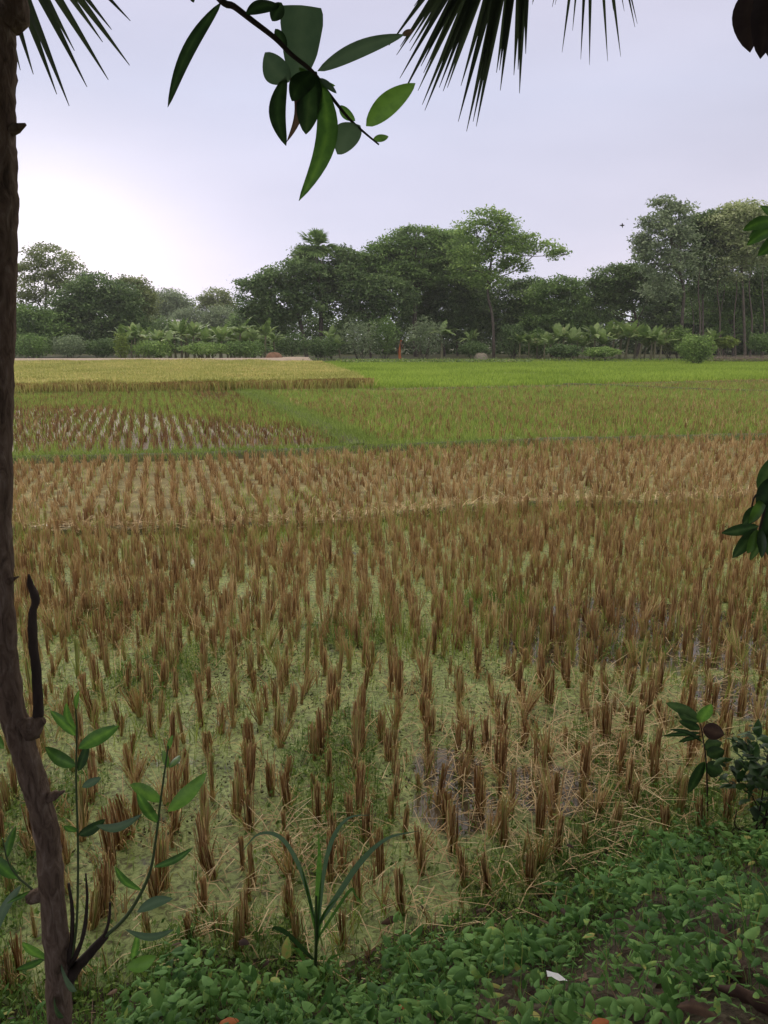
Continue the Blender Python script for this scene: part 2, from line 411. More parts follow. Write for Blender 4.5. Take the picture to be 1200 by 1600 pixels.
# ------------------------------------------------------------------ ground, bank, fields
def polysheet(name, pts, z, mat, kind='structure', step=None):
    """flat polygon with slightly irregular outline"""
    import bmesh
    bm = bmesh.new()
    out = []
    for i in range(len(pts)):
        a = Vector(pts[i][:2]); b = Vector(pts[(i + 1) % len(pts)][:2]); L = (b - a).length
        n = max(1, int(L / (step or 1.0))); n = min(n, 60)
        for k in range(n):
            p = a.lerp(b, k / n)
            j = min(.12, .006 * p.length) if k else 0
            out.append((p.x + random.uniform(-j, j), p.y + random.uniform(-j, j), z))
    bm.faces.new([bm.verts.new(v) for v in out])
    bmesh.ops.triangulate(bm, faces=bm.faces[:])
    for f in bm.faces:
        if f.normal.z < 0: f.normal_flip()
    me = bpy.data.meshes.new(name); bm.to_mesh(me); bm.free(); me.materials.append(mat)
    o = obj(name, me); o['kind'] = kind
    return o

# the ground: one sheet to the horizon
bm_g = []
ys = np.concatenate([np.linspace(-60, 120, 46), np.linspace(140, 1500, 18)]); xs = np.concatenate([np.linspace(-1500, -140, 12), np.linspace(-120, 120, 61), np.linspace(140, 1500, 12)])
X, Y = np.meshgrid(xs, ys)
Z = -0.06 + 0 * X
Z = np.where(Y > 68, -.06 + .25 * np.clip((Y - 68) / 8, 0, 1), Z)
Vg = np.stack([X, Y, Z], -1).reshape(-1, 3)
nx = len(xs); i, j = np.meshgrid(np.arange(len(ys) - 1), np.arange(nx - 1), indexing='ij')
Fg = np.stack([i * nx + j, i * nx + j + 1, (i + 1) * nx + j + 1, (i + 1) * nx + j], -1).reshape(-1, 4)
g = obj('ground', make_mesh('ground', Vg, Fg, M['ground'], smooth=True)); g['kind'] = 'structure'

# foot of the bank, as world x -> y
_e = np.array([G(px, py)[:2] for px, py in ((-300, 1600), (0, 1580), (150, 1555), (300, 1530), (450, 1510), (600, 1500), (750, 1450), (850, 1390), (950, 1345), (1080, 1310), (1200, 1285), (1500, 1200))])
def edge_y(x):
    x = np.asarray(x, float)
    return np.interp(x, _e[:, 0], _e[:, 1]) + .05 * np.sin(x * 7.1) + .03 * np.sin(x * 17 + 1)
def bank_z(x, y):
    s = np.clip((edge_y(x) - y) / 1.7, -1, 1)
    z = np.where(s > 0, .62 * (s * s * (3 - 2 * s)) ** .8, .10 * s)
    return z + .018 * np.sin(x * 9 + y * 5) * np.clip(s * 4, 0, 1) + .012 * np.sin(x * 23 - y * 19) * np.clip(s * 4, 0, 1)
bx = np.linspace(-7, 9, 260); by = np.linspace(-5, 6, 220)
X, Y = np.meshgrid(bx, by); Z = bank_z(X, Y)
V = np.stack([X, Y, Z], -1).reshape(-1, 3); nx = len(bx)
i, j = np.meshgrid(np.arange(len(by) - 1), np.arange(nx - 1), indexing='ij')
keep = (Z[:-1, :-1] > -.095)
F = np.stack([i * nx + j, i * nx + j + 1, (i + 1) * nx + j + 1, (i + 1) * nx + j], -1)[keep].reshape(-1, 4)
b = obj('bank', make_mesh('bank', V, F, M['bank'], smooth=True)); b['kind'] = 'structure'

def gp(*pp): return [G(x, y) for x, y in pp]
far_l = -30
polysheet('flooded_field', [(-14, -3), (14, -3)] + [(30, 14)] + gp((1500, 775), (1200, 785), (900, 792), (600, 812), (300, 822), (0, 818), (-400, 815)), -.004, M['algae'])
polysheet('dry_field', gp((-400, 815), (0, 818), (300, 822), (600, 812), (900, 792), (1200, 785), (1500, 775), (1800, 680), (1200, 683), (1000, 688), (800, 693), (560, 706), (0, 722), (-500, 735)), 0.0, M['field_dry'])
polysheet('wet_field', gp((-500, 735), (0, 722), (560, 706), (370, 611), (30, 616), (-500, 622)), .004, M['wet_mud'])
polysheet('green_stubble_field', gp((560, 706), (800, 693), (1000, 688), (1200, 683), (1800, 680), (1800, 590), (1200, 597), (900, 604), (600, 610), (370, 611)), .008, M['field_green'])
polysheet('young_rice_field', gp((572, 610), (900, 604), (1200, 597), (2000, 590), (2000, 563), (1200, 563), (540, 564), (400, 575)), .012, M['field_green'])
# raised road behind the ripe field
mb = MB()
pr = [(-90, 66.5), (-40, 66.5), (-13, 67.5), (-8.7, 70), (-8.3, 73)]
def strip_box(mb, line, w, z0, z1, top=.6, n=1, a=.5):
    line = smooth_path([(x, y, 0) for x, y in line], 8)
    t = np.gradient(line, axis=0); t /= np.linalg.norm(t, axis=1)[:, None]
    s = np.stack([-t[:, 1], t[:, 0], 0 * t[:, 0]], 1)
    off = np.array([-.5, -.5 * top, -.2 * top, .2 * top, .5 * top, .5]) * w; zz = [z0, z1, z1 + .02, z1 + .02, z1, z0]
    V = np.stack([line + s * o + np.array([0, 0, z]) for o, z in zip(off, zz)], 1)
    V[:, :, 2] += RNG.uniform(-.012, .012, V.shape[:2])
    m = len(line); F = []
    for i in range(m - 1):
        for j in range(5): q = i * 6 + j; F.append([q, q + 1, q + 7, q + 6])
    mb.add(V.reshape(-1, 3), F, a)
strip_box(mb, pr, 4.2, -.08, .58)
o = mb.build('road', M['road'], smooth=True); o['kind'] = 'structure'

# ------------------------------------------------------------------ field crops
def inpoly(x, y, poly):
    poly = np.asarray([p[:2] for p in poly]); n = len(poly); ins = np.zeros(len(x), bool)
    for i in range(n):
        x1, y1 = poly[i]; x2, y2 = poly[(i + 1) % n]
        c = ((y1 > y) != (y2 > y)) & (x < (x2 - x1) * (y - y1) / (y2 - y1 + 1e-12) + x1); ins ^= c
    return ins
def vis(x, y, z=0.0, m=60):
    px, py = proj(np.stack([x, y, np.zeros_like(x) + z], 1)); return (px > -m) & (px < 1200 + m) & (py < 1600 + 120) & (y > .3)
def grid(poly, sp, ang, jit=.18, spy=None):
    poly = np.asarray([p[:2] for p in poly]); c = poly.mean(0); r = np.abs(poly - c).max() * 1.5
    spy = spy or sp; a, b = np.meshgrid(np.arange(-r, r, sp), np.arange(-r, r, spy)); a = a.ravel(); b = b.ravel()
    a = a + RNG.normal(0, jit * sp, len(a)); b = b + RNG.normal(0, jit * sp, len(b))
    ca, sa = math.cos(ang), math.sin(ang)
    x = c[0] + a * ca - b * sa; y = c[1] + a * sa + b * ca
    k = inpoly(x, y, poly) & vis(x, y); return x[k], y[k]
def scatter(poly, dens, m=60):
    poly = np.asarray([p[:2] for p in poly]); lo = poly.min(0); hi = poly.max(0)
    n = int((hi - lo).prod() * dens); x = RNG.uniform(lo[0], hi[0], n); y = RNG.uniform(lo[1], hi[1], n)
    k = inpoly(x, y, poly) & vis(x, y, 0, m); return x[k], y[k]
def vnoise(x, y, s, seed=0):
    """cheap smooth noise 0..1"""
    v = np.zeros_like(x)
    r = np.random.default_rng(seed)
    for k in range(6):
        a = r.uniform(0, 2 * math.pi); f = s * r.uniform(.6, 2.2); v += np.sin((x * math.cos(a) + y * math.sin(a)) * f + r.uniform(0, 6.3))
    return np.clip(.5 + v / 6, 0, 1)

near_poly = gp((-200, 1660), (600, 1600), (1400, 1600), (1500, 775), (1200, 785), (900, 792), (600, 812), (300, 822), (0, 818), (-400, 815))
dry_poly = gp((-400, 815), (0, 818), (300, 822), (600, 812), (900, 792), (1200, 785), (1500, 775), (1800, 680), (1200, 684), (1000, 690), (800, 697), (560, 711), (0, 729), (-500, 738))
wet_poly = gp((-500, 722), (0, 715), (540, 700), (360, 613), (30, 618), (-500, 624))
gst_poly = gp((600, 700), (800, 690), (1000, 686), (1200, 681), (1800, 678), (1800, 590), (1200, 600), (900, 607), (600, 613), (400, 614))
young_poly = gp((560, 609), (900, 602), (1200, 595), (2000, 588), (2000, 564), (1200, 564), (540, 565), (500, 570))
ripe_poly = gp((-900, 618), (30, 615), (566, 606))
ripe_poly = [G(-900, 625), G(30, 618), G(350, 614.5), G(570, 607)] + [(-5.2, 64.5, 0), (-70, 63.5, 0)]

def stubble_clump(seed):
    """one cut rice clump: a tight sheaf of straws on a wet base"""
    r = np.random.default_rng(seed); mb = MB(); n = r.integers(22, 38)
    sply = seed % 9 == 0; H = r.uniform(.16, .27); rad = r.uniform(.009, .020); tilt = r.uniform(.25, .6) if sply else r.uniform(0, .08); ta = r.uniform(0, 6.28)
    for i in range(n):
        q = r.uniform(0, 6.28); rr = rad * math.sqrt(r.uniform())
        b = np.array([rr * math.cos(q), rr * math.sin(q), -.02]); h = H * (r.uniform(.82, 1.03) if r.uniform() < .75 else r.uniform(.4, 1.15)); sp = r.uniform(.85, 2.4 if sply else 1.25)
        tp = np.array([b[0] * sp + tilt * h * math.cos(ta), b[1] * sp + tilt * h * math.sin(ta), h]) + np.append(r.normal(0, .03 if sply else .007, 2), 0)
        mid = (b + tp) / 2 + np.append(r.normal(0, .004, 2), 0)
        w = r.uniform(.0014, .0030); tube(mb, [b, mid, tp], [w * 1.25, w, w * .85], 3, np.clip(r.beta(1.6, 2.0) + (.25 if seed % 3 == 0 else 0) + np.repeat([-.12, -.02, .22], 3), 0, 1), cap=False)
    # loose sheath leaves, some broken over
    k = int(r.integers(9, 18)); az = r.uniform(0, 6.28, k)
    blades(mb, np.stack([rad * np.cos(az), rad * np.sin(az), np.full(k, .0)], 1), r.uniform(.08, H * .95, k), r.uniform(.01, .09, k), r.uniform(.003, .007, k), az, 4, .3, r.uniform(0, .9), a=r.uniform(.45, 1.0, k))
    return np.concatenate(mb.V), np.concatenate(mb.F), np.concatenate(mb.A)

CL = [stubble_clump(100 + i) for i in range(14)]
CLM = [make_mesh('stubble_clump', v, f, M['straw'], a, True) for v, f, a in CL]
x, y = grid(near_poly, .19, R(4), .15, .125)
x = x + .07 * np.sin(y * 1.3) + .04 * np.sin(y * 3.1 + x)
k = (y > edge_y(x) + .03) & (RNG.uniform(size=len(x)) > .12)
x, y = x[k], y[k]
x2_, y2_ = scatter(near_poly, 26); k2_ = y2_ > edge_y(x2_) + .03; x2_, y2_ = x2_[k2_], y2_[k2_]
o_ = np.argsort(np.hypot(x, y)); x, y = x[o_], y[o_]
px, py = proj(np.stack([x, y, 0 * x + .15], 1))
inn = (px > 30) & (px < 1195) & (py < 1590) & (py > 0)
idx = np.where(inn)[0][:300]; rest = np.setdiff1d(np.arange(len(x)), idx)
LBL = 'upright clump of cut brown rice straw standing in the green algae water'
for n_, q in enumerate(idx):
    s = RNG.choice([RNG.uniform(.8, 1.1), RNG.uniform(.45, .8)], p=[.78, .22])
    o = bpy.data.objects.new('stubble_clump', CLM[n_ % len(CLM)]); COL.objects.link(o)
    o.location = (x[q], y[q], -.004); o.rotation_euler = (RNG.normal(0, .05), RNG.normal(0, .05), RNG.uniform(0, 6.28)); o.scale = (s * RNG.uniform(.85, 1.25), s * RNG.uniform(.85, 1.25), s)
    tag(o, LBL, 'rice stubble', 'cut rice clumps in the near flooded rows')

# the remaining clumps of the fields, one mass
mb = MB()
def far_clumps(x, y, H, nb, wid, amean, spread=.035, z=0.0, jl=.05):
    n = len(x); X_ = np.repeat(x, nb); Y_ = np.repeat(y, nb); hh = np.repeat(H * RNG.uniform(.7, 1.2, n), nb)
    am = np.repeat(np.clip(amean + RNG.normal(0, .14, n), 0, 1), nb)
    q = RNG.uniform(0, 6.28, n * nb); rr = spread * np.sqrt(RNG.uniform(0, 1, n * nb))
    la = np.repeat(RNG.uniform(0, 6.28, n), nb)
    base = np.stack([X_ + rr * np.cos(q), Y_ + rr * np.sin(q), np.full(n * nb, z)], 1)
    blades(mb, base, hh * RNG.uniform(.6, 1.1, n * nb), np.abs(RNG.normal(.015, jl, n * nb)), wid * RNG.uniform(.6, 1.4, n * nb), la + RNG.normal(0, .9, n * nb), 2, .5, 0, a=np.clip(am + RNG.normal(0, .2, n * nb), 0, 1))
xr, yr = x[rest], y[rest]
far_clumps(x2_, y2_, .10, 7, .0055, .55, .03, 0, .05)
x3_, y3_ = grid(near_poly, .19, R(4), .2, .125); k3_ = (y3_ > 5.2) & (RNG.uniform(size=len(x3_)) < .8); far_clumps(x3_[k3_] + .09, y3_[k3_], .22, 14, .007, .42, .028, 0, .03)
nm_ = MB()
for pi, (v, f, a) in enumerate(CL):
    kk = np.arange(pi, len(xr), len(CL)); m_ = len(kk); q_ = RNG.uniform(0, 6.28, m_); s_ = RNG.uniform(.6, 1.12, m_); cq, sq = (np.cos(q_) * s_)[:, None], (np.sin(q_) * s_)[:, None]
    W_ = np.stack([v[:, 0] * cq - v[:, 1] * sq + xr[kk][:, None], v[:, 0] * sq + v[:, 1] * cq + yr[kk][:, None], v[:, 2] * s_[:, None]], -1).reshape(-1, 3)
    nm_.add(W_, (f[None] + (np.arange(m_) * len(v))[:, None, None]).reshape(-1, 4), np.clip(np.tile(a, m_) + np.repeat(RNG.normal(.06, .14, m_), len(v)), 0, 1))
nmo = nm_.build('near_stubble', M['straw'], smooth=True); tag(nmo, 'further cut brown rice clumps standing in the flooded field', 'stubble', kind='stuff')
xd, yd = grid(dry_poly, .215, R(16), .14)
k = RNG.uniform(size=len(xd)) > .06; far_clumps(xd[k], yd[k], .19, 17, .010, .42, .035, 0, .04)
xw, yw = grid(wet_poly, .25, R(17), .13); far_clumps(xw, yw, .20, 9, .016, .10, .05)
xs_, ys_ = grid(gst_poly, .25, R(-6), .18)
k = RNG.uniform(size=len(xs_)) < .75 + .4 * vnoise(xs_, ys_, .5, 3) - .45 * np.clip((proj(np.stack([xs_, ys_, 0 * xs_], 1))[1] < 632), 0, 1); far_clumps(xs_[k], ys_[k], .23, 7, .017, .32, .05)
# brown strip beside the far ridge
xb, yb = scatter(gp((925, 599), (1200, 594), (1700, 590), (1700, 606), (1200, 611), (1080, 613)), 22); far_clumps(xb, yb, .12, 4, .03, .4, .09, 0, .12)
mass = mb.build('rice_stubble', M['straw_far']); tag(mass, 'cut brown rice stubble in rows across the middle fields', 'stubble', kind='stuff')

# loose straw lying on the water
mb = MB()
def litter(x, y, L, w, z=.006, flat=.03, zs=.01):
    n = len(x); az = RNG.uniform(0, 6.28, n); l = L * RNG.uniform(.35, 1.3, n)
    blades(mb, np.stack([x, y, z + RNG.uniform(0, zs, n)], 1), RNG.uniform(0, flat, n), l, w * RNG.uniform(.7, 1.3, n), az, 2, .6, RNG.uniform(0, 1), face=az + math.pi / 2)
xl, yl = scatter(near_poly, 260); k = (yl > edge_y(xl) - .1) & (RNG.uniform(size=len(xl)) < .15 + .6 * vnoise(xl, yl, 1.6, 9) + .3 * (yl > 4.5)); litter(xl[k], yl[k], .06, .0038)
xl, yl = scatter(near_poly, 800); k = (yl > edge_y(xl)) & (vnoise(xl, yl, 2.4, 77) * vnoise(xl, yl, 7, 78) > .30) & (yl < 10); n_ = int(k.sum())
leafd = MB(); leafcards(leafd, np.stack([xl[k] + RNG.normal(0, .02, n_), yl[k] + RNG.normal(0, .02, n_), RNG.uniform(.003, .02, n_)], 1), .022 * RNG.uniform(.4, 1.6, n_), .011, up=.6)
od_ = leafd.build('water_debris', M['debris']); tag(od_, 'dark rotting specks floating on the green algae water', 'debris', kind='stuff')
xl, yl = scatter(dry_poly, 40); litter(xl, yl, .13, .007, .01, .05)
for (cx, cy, rr, n, L) in ((430, 1330, .16, 90, .2), (860, 1240, .35, 260, .26), (900, 1150, .32, 220, .28), (740, 1175, .25, 120, .24), (1010, 1200, .3, 160, .22), (400, 1410, .25, 110, .2), (980, 1110, .3, 130, .24), (640, 1400, .3, 110, .2), (1100, 1080, .4, 160, .24), (200, 900, .7, 200, .2), (90, 960, .5, 150, .2), (880, 1330, .3, 150, .2), (330, 1020, .5, 120, .2)):
    g0 = G(cx, cy); litter(g0[0] + RNG.normal(0, rr, n), g0[1] + RNG.normal(0, rr, n), L, .0042, .005, .14, .05)
# straw fallen along the low ridge
rl = [G(*p) for p in ((-50, 835), (250, 830), (500, 822), (640, 806), (820, 792), (1000, 790), (1200, 778))]
def along(line, n, wid):
    line = np.asarray(line)[:, :2]; d = np.r_[0, np.cumsum(np.linalg.norm(np.diff(line, axis=0), axis=1))]; t = RNG.uniform(0, d[-1], n)
    return np.interp(t, d, line[:, 0]) + RNG.normal(0, wid, n), np.interp(t, d, line[:, 1]) + RNG.normal(0, wid, n)
xl, yl = along(rl, 1600, .12); litter(xl, yl, .3, .008, .05, .08, .05)
lit = mb.build('loose_straw', M['litter']); tag(lit, 'loose pale straw scattered flat between the stubble rows', 'straw', kind='stuff')

# low ridges between the fields
mb = MB()
strip_box(mb, [p[:2] for p in rl], .35, -.05, .05, .5)
strip_box(mb, [G(x_, y_)[:2] for x_, y_ in ((-300, 728), (0, 722), (300, 716), (560, 705), (800, 694), (1000, 689), (1300, 683), (1700, 678))], .7, -.05, .09, .5)
strip_box(mb, [G(x_, y_)[:2] for x_, y_ in ((562, 704), (500, 668), (430, 636), (372, 612))], .9, -.05, .12, .5)
strip_box(mb, [G(x_, y_)[:2] for x_, y_ in ((-900, 626), (30, 619), (350, 616), (590, 611), (900, 604.5), (1200, 597), (1900, 590))], .7, -.05, .07, .5)
strip_box(mb, [G(x_, y_)[:2] for x_, y_ in ((880, 604), (960, 606), (1080, 612), (1200, 615), (1500, 617))], .6, -.05, .14, .5)
o = mb.build('field_ridge', M['ground'], smooth=True); o['kind'] = 'structure'

# grass on the ridges
mb = MB()
def tufts(x, y, h, w, lean, z=0.0, k=2, a=None, nb=1):
    if nb > 1: x = np.repeat(x, nb) + RNG.normal(0, .03, len(x) * nb); y = np.repeat(y, nb) + RNG.normal(0, .03, len(y) * nb)
    n = len(x); blades(mb, np.stack([x, y, np.full(n, z)], 1), h * RNG.uniform(.5, 1.3, n), lean * RNG.uniform(0, 1.6, n), w * RNG.uniform(.6, 1.4, n), RNG.uniform(0, 6.28, n), k, .2, 0, a=a)
for ln, n, wd, h in (([(-300, 728), (0, 721), (300, 715), (560, 704), (800, 694)], 9000, .22, .11), ([(800, 694), (1000, 689), (1300, 683)], 1200, .3, .11), ([(575, 704), (500, 668), (430, 636), (380, 613)], 16000, .30, .15), ([(562, 611), (900, 604.5), (1200, 598)], 2500, .25, .12), ([(30, 620), (560, 613)], 7000, .3, .10)):
    xg, yg = along([G(*p) for p in ln], n, wd); tufts(xg, yg, h, .014, .07, .05)
gr = mb.build('ridge_grass', M['grass']); tag(gr, 'bright green grass growing along the low ridges between fields', 'grass', kind='stuff')

# green regrowth between the cut rows
mb = MB()
xg, yg = scatter(near_poly, 90); k = (yg > edge_y(xg)) & (vnoise(xg, yg, 1.1, 21) > .50 + .03 * np.clip(6 - yg, 0, 10)); k &= RNG.uniform(size=len(xg)) < np.where(yg > 4.5, .35, .8); tufts(xg[k], yg[k], .15, .004, .07, 0, nb=4)
xg, yg = scatter(near_poly, 60); k = (yg > edge_y(xg)); tufts(xg[k], yg[k], .09, .0035, .05, 0, nb=3)
xg, yg = scatter(near_poly, 110); k = (yg > 5) & (vnoise(xg, yg, .8, 5) + .10 * (xg < 0) > .72); tufts(xg[k], yg[k], .18, .006, .05, 0, nb=3)
xg, yg = scatter(dry_poly, 70); k = (vnoise(xg, yg, .45, 8) > .60) | ((yg < 10.8) & (vnoise(xg, yg, .7, 4) > .62)) | (RNG.uniform(size=len(xg)) < .25); tufts(xg[k], yg[k], .13, .008, .05, 0, nb=3)
xg, yg = scatter(wet_poly, 90); px_, py_ = proj(np.stack([xg, yg, 0 * xg], 1))
k = (vnoise(xg, yg, .25, 12) > .5) & (np.abs(py_ - 648) < 22) | (py_ < 640) & (vnoise(xg, yg, .3, 2) > .45) | (py_ > 706) | (RNG.uniform(size=len(xg)) < .22); tufts(xg[k], yg[k], .19, .016, .05, 0, nb=3)
xg, yg = scatter(gst_poly, 70); px_, py_ = proj(np.stack([xg, yg, 0 * xg], 1))
k = vnoise(xg, yg, .22, 15) + .35 * np.clip((px_ - 700) / 500, -1, 1) + .2 * np.clip((650 - py_) / 40, -1, 1) > -.1; tufts(xg[k], yg[k], .17, .016, .06, 0, nb=6)
rg = mb.build('rice_regrowth', M['regrowth']); tag(rg, 'thin yellow green shoots regrowing among the cut rows', 'regrowth', kind='stuff')

# young green rice
mb = MB()
xg, yg = scatter(young_poly, 60); px_, py_ = proj(np.stack([xg, yg, 0 * xg], 1))
k = ~((np.abs(px_ - 803) < 50) & (np.abs(py_ - 584.5) < 1.7)); xg, yg = xg[k], yg[k]
tufts(xg, yg, .24, .035, .10, 0, nb=3)
yr_ = mb.build('young_rice', M['green_rice']); tag(yr_, 'bright green young rice filling the far right field', 'rice', kind='stuff')
pl = polysheet('field_pond', [G(752, 586.5), G(790, 587), G(850, 585.5), G(856, 583.5), G(800, 583), G(760, 583.5)], .03, rough_mat('pond_scum', [(.3, (.5, .55, .36)), (.7, (.62, .64, .5))], 2, 3, .25, .1, .01), step=.6)

# ripe rice: a dense standing crop with drooping ears
mb = MB()
xg, yg = scatter(ripe_poly, 75, 40); n = len(xg)
hr_ = .72 + .28 * vnoise(xg, yg, .8, 62) + .22 * vnoise(xg, yg, .2, 64)
blades(mb, np.stack([xg, yg, 0 * xg], 1), .60 * hr_ * RNG.uniform(.85, 1.1, n), .10 * RNG.uniform(0, 1, n), .022, RNG.uniform(0, 6.28, n), 2, .5, 0)
xe, ye = xg, yg
az = RNG.uniform(0, 6.28, n)
blades(mb, np.stack([xe, ye, np.full(n, .46) * hr_], 1), .22 * RNG.uniform(.5, 1.2, n), .16, .035, az, 3, .4, .75, a=RNG.uniform(.3, 1, n))
# the front and side rows thicker
fx, fy = along([ripe_poly[0], ripe_poly[1], ripe_poly[2], ripe_poly[3]], 42000, .28); fy = fy + .35 * vnoise(fx, fy, 1.3, 61)
kf = vis(fx, fy); fx, fy = fx[kf], fy[kf]; nf = len(fx)
blades(mb, np.stack([fx, fy, 0 * fx], 1), (.44 + .16 * vnoise(fx, fy, 2.3, 63)) * RNG.uniform(.6, 1.12, nf), .26 * RNG.uniform(0, 1, nf), .02, RNG.uniform(0, 6.28, nf), 3, .5, .12, a=RNG.uniform(.2, 1, nf))
rr_ = mb.build('ripe_rice', M['ripe_rice']); tag(rr_, 'golden ripe rice standing in the far left field', 'rice', kind='stuff')
# packed stems below the ears
mb = MB()
xg, yg = scatter(ripe_poly, 30, 40); xg = np.r_[xg, fx[::3]]; yg = np.r_[yg, fy[::3] + .08]; n = len(xg)
blades(mb, np.stack([xg, yg, 0 * xg], 1), .47 * RNG.uniform(.85, 1.05, n), .05, .06, RNG.uniform(0, 6.28, n), 1, .9)
o = mb.build('ripe_rice_stems', M['rice_stem']); tag(o, 'brown stems under the golden ripe rice', 'rice stems', kind='stuff')
polysheet('ripe_rice_field', [(p[0], p[1]) for p in ripe_poly], .016, M['field_dry'])

# ------------------------------------------------------------------ far trees
def crown_points(blobs, Y, dens, rdep=.8, gap=.30, seed=0):
    """blobs: (px,py,rx,ry[,dy]) in photo pixels at distance Y -> clump centres with uneven shell and gaps"""
    r = np.random.default_rng(seed); out = []; sizes = []
    for bl in blobs:
        cx, cy, rx, ry = bl[:4]; rx *= 1.07; ry *= 1.12; dy = bl[4] if len(bl) > 4 else 0
        c = np.array(P(cx, cy, Y + dy)); s = (Y + dy) / 1200
        rx_, rz_ = rx * s, ry * s; rd = rx_ * rdep
        n = max(14, int(2.1 * dens * (rx_ * rz_ + .6)))
        d = r.standard_normal((n, 3)); d /= np.linalg.norm(d, axis=1)[:, None]
        rad = r.uniform(.35, 1.0, n) ** .55
        rad *= 1 + .16 * np.sin(d[:, 0] * 5 + r.uniform(0, 6)) * np.cos(d[:, 2] * 6 + r.uniform(0, 6)) + r.normal(0, .05, n)
        p = c + d * rad[:, None] * np.array([rx_, rd, rz_])
        nn = vnoise(p[:, 0], p[:, 2] * 1.3, 1.7, seed + 3)
        k = nn > gap * .72
        out.append(p[k]); q_ = r.standard_normal((n // 3, 3)); q_ /= np.linalg.norm(q_, axis=1)[:, None]; q_[:, 2] = np.abs(q_[:, 2]); out.append((c + q_ * .88 * np.array([rx_, rd, rz_]))[r.uniform(size=len(q_)) > gap])
    return np.concatenate(out)
def make_tree(name, label, cat, blobs, Y, mat, trunk=None, group=None, leafL=.34, nleaf=16, dens=9, gap=.3, flat=.4, bark=None, seed=0, spread=.48, tr=.16, base_z=.1, limbs=True, aspect=.5):
    r = np.random.default_rng(seed)
    if trunk is None: trunk = [(blobs[0][0], 560)]
    tb = np.array(P(trunk[0][0], 560, Y)); tb[2] = base_z
    e = empty(name, tuple(tb), label, cat, group)
    cl = crown_points(blobs, Y, dens, gap=gap, seed=seed)
    n = len(cl); nleaf = int(nleaf * 2.2); c = np.repeat(cl, nleaf, 0); N = len(c)
    c = c + RNG.normal(0, 1, (N, 3)) * np.array([spread, spread, spread * flat])
    am = np.repeat(np.clip(r.normal(.45, .36, n), 0, 1), nleaf)  # wide random clump tones stand in for lit tops and dark gaps
    L = leafL * RNG.uniform(.6, 1.35, N)
    mb = MB(); leafcards(mb, c, L, L * aspect, np.clip(am + RNG.normal(0, .15, N), 0, 1), up=.5)
    mb.build('crown', mat, e, tuple(tb))
    # trunk and limbs
    mb = MB(); s = Y / 1200
    tp = [tb + np.array([0, 0, -.3])] + [np.array(P(px_, py_, Y)) for px_, py_ in trunk[1:]]
    if len(tp) == 1: tp.append(np.array(P(blobs[0][0], blobs[0][1], Y)))
    path = smooth_path(tp, 6); m = len(path); rad = np.linspace(tr, tr * .45, m)
    tube(mb, path, rad, 7, cap=False)
    if limbs:
        order = sorted(range(len(blobs)), key=lambda i: -blobs[i][1])
        for bi in order:
            bl = blobs[bi]; c0 = np.array(P(bl[0], bl[1], Y + (bl[4] if len(bl) > 4 else 0))); q = path[int(m * r.uniform(.55, .95)) - 1]
            mid = (q + c0) / 2 + np.array([0, 0, -.12 * abs(c0[0] - q[0])]) + r.normal(0, .15, 3)
            lp = smooth_path([q, mid, c0 + (c0 - mid) * .25], 4); tube(mb, lp, np.linspace(tr * .42, tr * .12, len(lp)), 5, cap=False)
            for _ in range(4):
                d = r.standard_normal(3); d[2] = abs(d[2]) * .8; d /= np.linalg.norm(d)
                e2 = c0 + d * np.array([bl[2], bl[2] * .8, bl[3]]) * s * .85; st = lp[r.integers(len(lp) // 2, len(lp))]
                l2 = smooth_path([st, (st + e2) / 2 + r.normal(0, .12, 3), e2], 3); tube(mb, l2, np.linspace(tr * .2, tr * .05, len(l2)), 4, cap=False)
    mb.build('trunk', bark or M['far_bark'], e, tuple(tb))
    return e

LT = 'trees behind the far left road'; CT = 'trees in the centre grove'; RT = 'trees in the right grove'
BK = 'distant trees closing the gaps in the treeline'
T = make_tree
# left of the view
T('tree', 'tall airy brown green tree rising highest at the far left beside the near trunk', 'tree', [(75, 400, 34, 16), (50, 425, 24, 14), (100, 425, 28, 16), (70, 450, 40, 22), (45, 478, 26, 20), (100, 415, 26, 10)], 97, M['t_olive'], [(72, 560), (70, 500), (74, 430)], LT, gap=.5, dens=6, seed=1)
T('tree', 'broad dark dense tree with a rounded crown above the left end of the road', 'tree', [(150, 455, 38, 24), (120, 475, 34, 28), (185, 470, 32, 26), (150, 500, 62, 34), (110, 515, 30, 28), (200, 515, 32, 30)], 92, M['t_dark'], [(160, 560), (158, 500), (150, 460)], LT, dens=9, gap=.2, seed=2)
T('tree', 'short bushy mid green tree under the tall airy one at far left', 'tree', [(48, 515, 32, 34), (80, 520, 26, 30), (20, 520, 26, 34)], 88, M['t_mid'], [(60, 560), (58, 520)], LT, gap=.35, seed=3)
T('tree', 'lighter tree leaning out right of the broad dark left tree', 'tree', [(205, 455, 24, 18), (225, 470, 18, 20), (212, 490, 24, 24)], 99, M['t_olive'], [(212, 560), (210, 500), (207, 460)], LT, gap=.45, seed=4)
T('tree', 'grey hazy tree in the far gap right of the dark left trees', 'tree', [(262, 468, 26, 13), (245, 480, 22, 14), (275, 480, 22, 14), (262, 497, 34, 15)], 165, M['t_grey'], [(258, 560), (260, 490)], BK, leafL=.5, spread=.9, gap=.3, dens=5, seed=5)
T('tree', 'small thin topped tree standing above the far gap before the centre grove', 'tree', [(340, 464, 16, 12), (328, 474, 16, 10), (352, 476, 14, 10), (342, 482, 26, 10)], 150, M['t_olive'], [(340, 560), (340, 480)], BK, leafL=.4, gap=.45, dens=6, spread=.6, seed=6)
